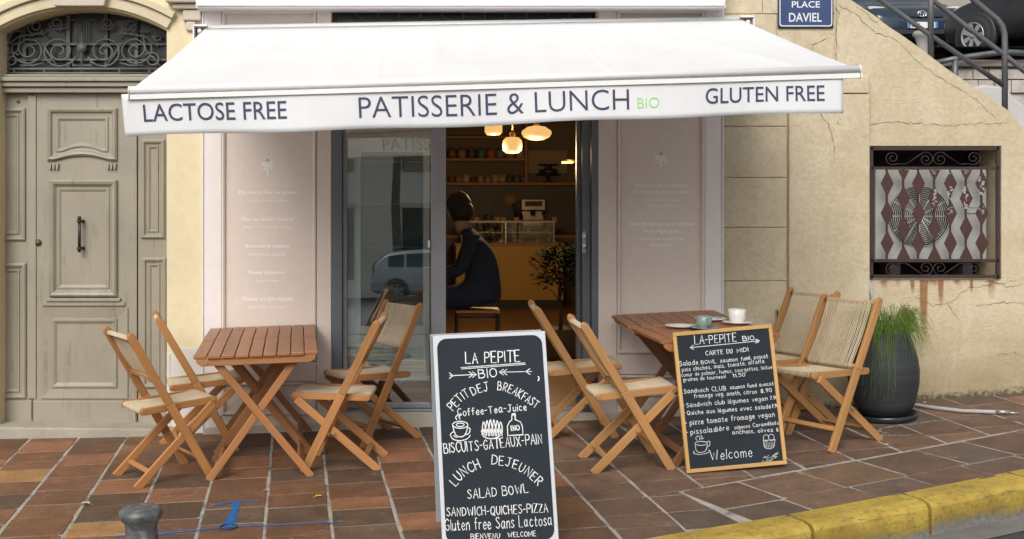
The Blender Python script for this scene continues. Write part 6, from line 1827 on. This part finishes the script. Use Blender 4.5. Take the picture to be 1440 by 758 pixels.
# seated person in dark clothes, turned away to the left
pr = thing('person', 'dark haired person in navy clothes sitting on a stool seen through the doorway', 'person', (.50, 1.1, FZI))
def skin(name, V, E, rad, mat, parent, sub=2):
    me = bpy.data.meshes.new(name); me.from_pydata(V, E, [])
    o = bpy.data.objects.new(name, me); COL.objects.link(o); o.parent = parent; me.materials.append(mat)
    md = o.modifiers.new('skin', 'SKIN'); md.use_smooth_shade = True
    for v_, r_ in zip(me.skin_vertices[0].data, rad): v_.radius = (r_, r_) if not hasattr(r_, '__len__') else r_
    me.skin_vertices[0].data[0].use_root = True
    sb = o.modifiers.new('sub', 'SUBSURF'); sb.levels = sub; sb.render_levels = sub
    return o
m_skin = M('skin_tone', (.42, .25, .17), .55, .06, 9)
m_navy = M('navy_cloth', (.018, .028, .048), .9, .2, 5, .2, 60)
m_hair = M('dark_hair', (.012, .010, .010), .55, .3, 20, .3, 120)
H = .612
V = [(.02, 0, H + .12), (.035, 0, H + .24), (.02, 0, H + .39), (-.04, 0, H + .52), (-.09, 0, H + .59), (-.13, 0, H + .65), (-.165, 0, H + .76), (-.175, 0, H + .84)]
rad = [(.17, .155), (.155, .145), (.155, .14), (.15, .115), (.06, .055), (.05, .05), (.075, .085), (.06, .06)]
E = [(i, i + 1) for i in range(7)]
def ad(v, r_, a):
    global V, rad, E
    V.append(v); rad.append(r_); E.append((a, len(V) - 1)); return len(V) - 1
ad((.03, 0, H + .045), .165, 0)
for sg in (1, -1):
    a = ad((-.045, sg * .165, H + .525), .062, 3); a = ad((-.14, sg * .21, H + .30), .046, a); a = ad((-.27, sg * .16, H + .245), .036, a); a = ad((-.36, sg * .12, H + .25), .026, a); a = ad((-.40, sg * .11, H + .252), .03, a)
    for f_ in range(4):
        b = ad((-.435, sg * (.085 + .017 * f_), H + .252), .010, a); b = ad((-.475 + .006 * abs(f_ - 1.5), sg * (.083 + .018 * f_), H + .240), .008, b)
    b = ad((-.405, sg * .075, H + .245), .011, a); ad((-.435, sg * .06, H + .240), .009, b)
    a = ad((-.12, sg * .10, H + .07), .10, 0); a = ad((-.40, sg * .12, H + .055), .068, a); a = ad((-.36, sg * .12, H - .16), .050, a); a = ad((-.33, sg * .12, .27), .036, a); ad((-.44, sg * .125, .235), .034, a)
body = skin('body', V, E, rad, m_navy, pr)
hd = MB()
def ell(m, c, rx, ry, rz_, n=20, k=14, f=None):
    vs = []; fs = []
    for j in range(k + 1):
        ph = -math.pi / 2 + math.pi * j / k
        for i in range(n):
            th = 2 * math.pi * i / n; p = Vector((rx * math.cos(ph) * math.cos(th), ry * math.cos(ph) * math.sin(th), rz_ * math.sin(ph)))
            if f: p = f(p)
            vs.append(Vector(c) + p)
    for j in range(k):
        for i in range(n): fs.append((j * n + i, j * n + (i + 1) % n, (j + 1) * n + (i + 1) % n, (j + 1) * n + i))
    m.add(vs, fs, None, True)
hc = (-.19, 0, H + .775)
ell(hd, hc, .092, .074, .115); hd.tube([(hc[0] - .085, 0, hc[2] + .01), (hc[0] - .112, 0, hc[2] - .025), (hc[0] - .09, 0, hc[2] - .035)], [.012, .016, .012], 8); ell(hd, (hc[0] - .085, 0, hc[2] - .06), .014, .024, .008, 10, 6)
for sg in (1, -1): ell(hd, (hc[0] + .005, sg * .076, hc[2] - .01), .018, .008, .03, 10, 6); ell(hd, (hc[0] - .080, sg * .030, hc[2] + .005), .012, .014, .010, 10, 6)
hd.tube([(hc[0] + .035, 0, hc[2] - .07), (hc[0] + .10, 0, hc[2] - .18)], [.056, .066], 14)
def turn(m, pivot, a):
    Rm = Matrix.Rotation(a, 3, 'Z'); m.v = [tuple(Vector(pivot) + Rm @ (Vector(v_) - Vector(pivot))) for v_ in m.v]
turn(hd, (hc[0] + .06, 0, hc[2]), R(-55)); hd.build('head', m_skin, pr)
hh = MB(); ell(hh, (hc[0] + .022, 0, hc[2] + .022), .104, .092, .108, f=lambda p: Vector((p.x * (1 + .06 * math.sin(p.z * 70)), p.y, p.z))); ell(hh, (hc[0] + .075, 0, hc[2] - .03), .082, .086, .092); turn(hh, (hc[0] + .06, 0, hc[2]), R(-55)); hh.build('hair', m_hair, pr)

# ================================================================== ACROSS THE SQUARE (seen mirrored in the glass)
ob = thing('opposite_building', 'pale building across the square, mirrored in the glass pane', 'building', (0, -34, 0))
zg0 = gz(0, -9) - .165 - .07 * 18
m = MB(); m.box(-16, 14, -36, -34, zg0 - 1.2, 7.5); m.build('wall', M('opposite_render', (.78, .73, .62), .85, .1, 1), ob, rel=True)
for k in range(9):
    x = -12 + 2.9 * k
    m = MB(); m.box(x, x + 1.2, -33.99, -33.94, zg0 + (.1 if k % 3 == 0 else 1.0), zg0 + 2.6); wq = m.build('window', m_cglass, ob, rel=True); m = MB(); m.box(x - .1, x + 1.3, -33.999, -33.9, zg0 + 2.62, zg0 + 2.8); m.build('lintel', m_lime, ob, rel=True)
    m = MB(); m.box(x, x + 1.2, -33.99, -33.94, zg0 + 3.9, zg0 + 5.7); m.build('window', m_cglass, ob, rel=True)
tr_ = thing('plane_tree', 'bare lower trunk of a street tree across the square, mirrored in the glass', 'tree', (-.55, -29.5, zg0 - .05))
m = MB(); m.tube([(0, 0, 0), (.05, 0, 1.2), (-.03, .05, 2.8), (.1, 0, 6.2)], [.20, .16, .14, .10], 14)
for k in range(7):
    a = k * .9; m.tube([(.05, 0, 4.8 + .12 * k), (.8 * math.cos(a), .8 * math.sin(a), 5.9 + .1 * k), (1.5 * math.cos(a), 1.5 * math.sin(a), 6.6 + .1 * k)], [.07, .045, .02], 7)
m.build('trunk', M('plane_bark', (.12, .105, .08), .9, .4, 4, .6, 20), tr_)
m = MB(); rt2 = random.Random(8)
for k in range(900):
    d = Vector((rt2.gauss(0, 1), rt2.gauss(0, 1), rt2.gauss(0, .7))).normalized() * rt2.uniform(.6, 1.9); p = Vector((.1, 0, 7.0)) + d; u = Vector((rt2.uniform(-1, 1), rt2.uniform(-1, 1), rt2.uniform(-1, 1))).normalized(); v_ = u.orthogonal().normalized()
    m.add([p, p + u * .09 + v_ * .05, p + u * .18, p + u * .09 - v_ * .05], [(0, 1, 2, 3)])
m.build('crown', M('plane_leaf', (.06, .10, .03), .6, .3, 3), tr_, recalc=False)
car(paint('silver_car_paint', (.42, .43, .45), .25), 'silver hatchback parked across the square, mirrored in the glass pane', (.75, -27.0, zg0), R(180), 'cars parked across the square', None, 4.0, 1.70)

for o in bpy.data.objects:
    if '_o' in o.keys(): del o['_o']
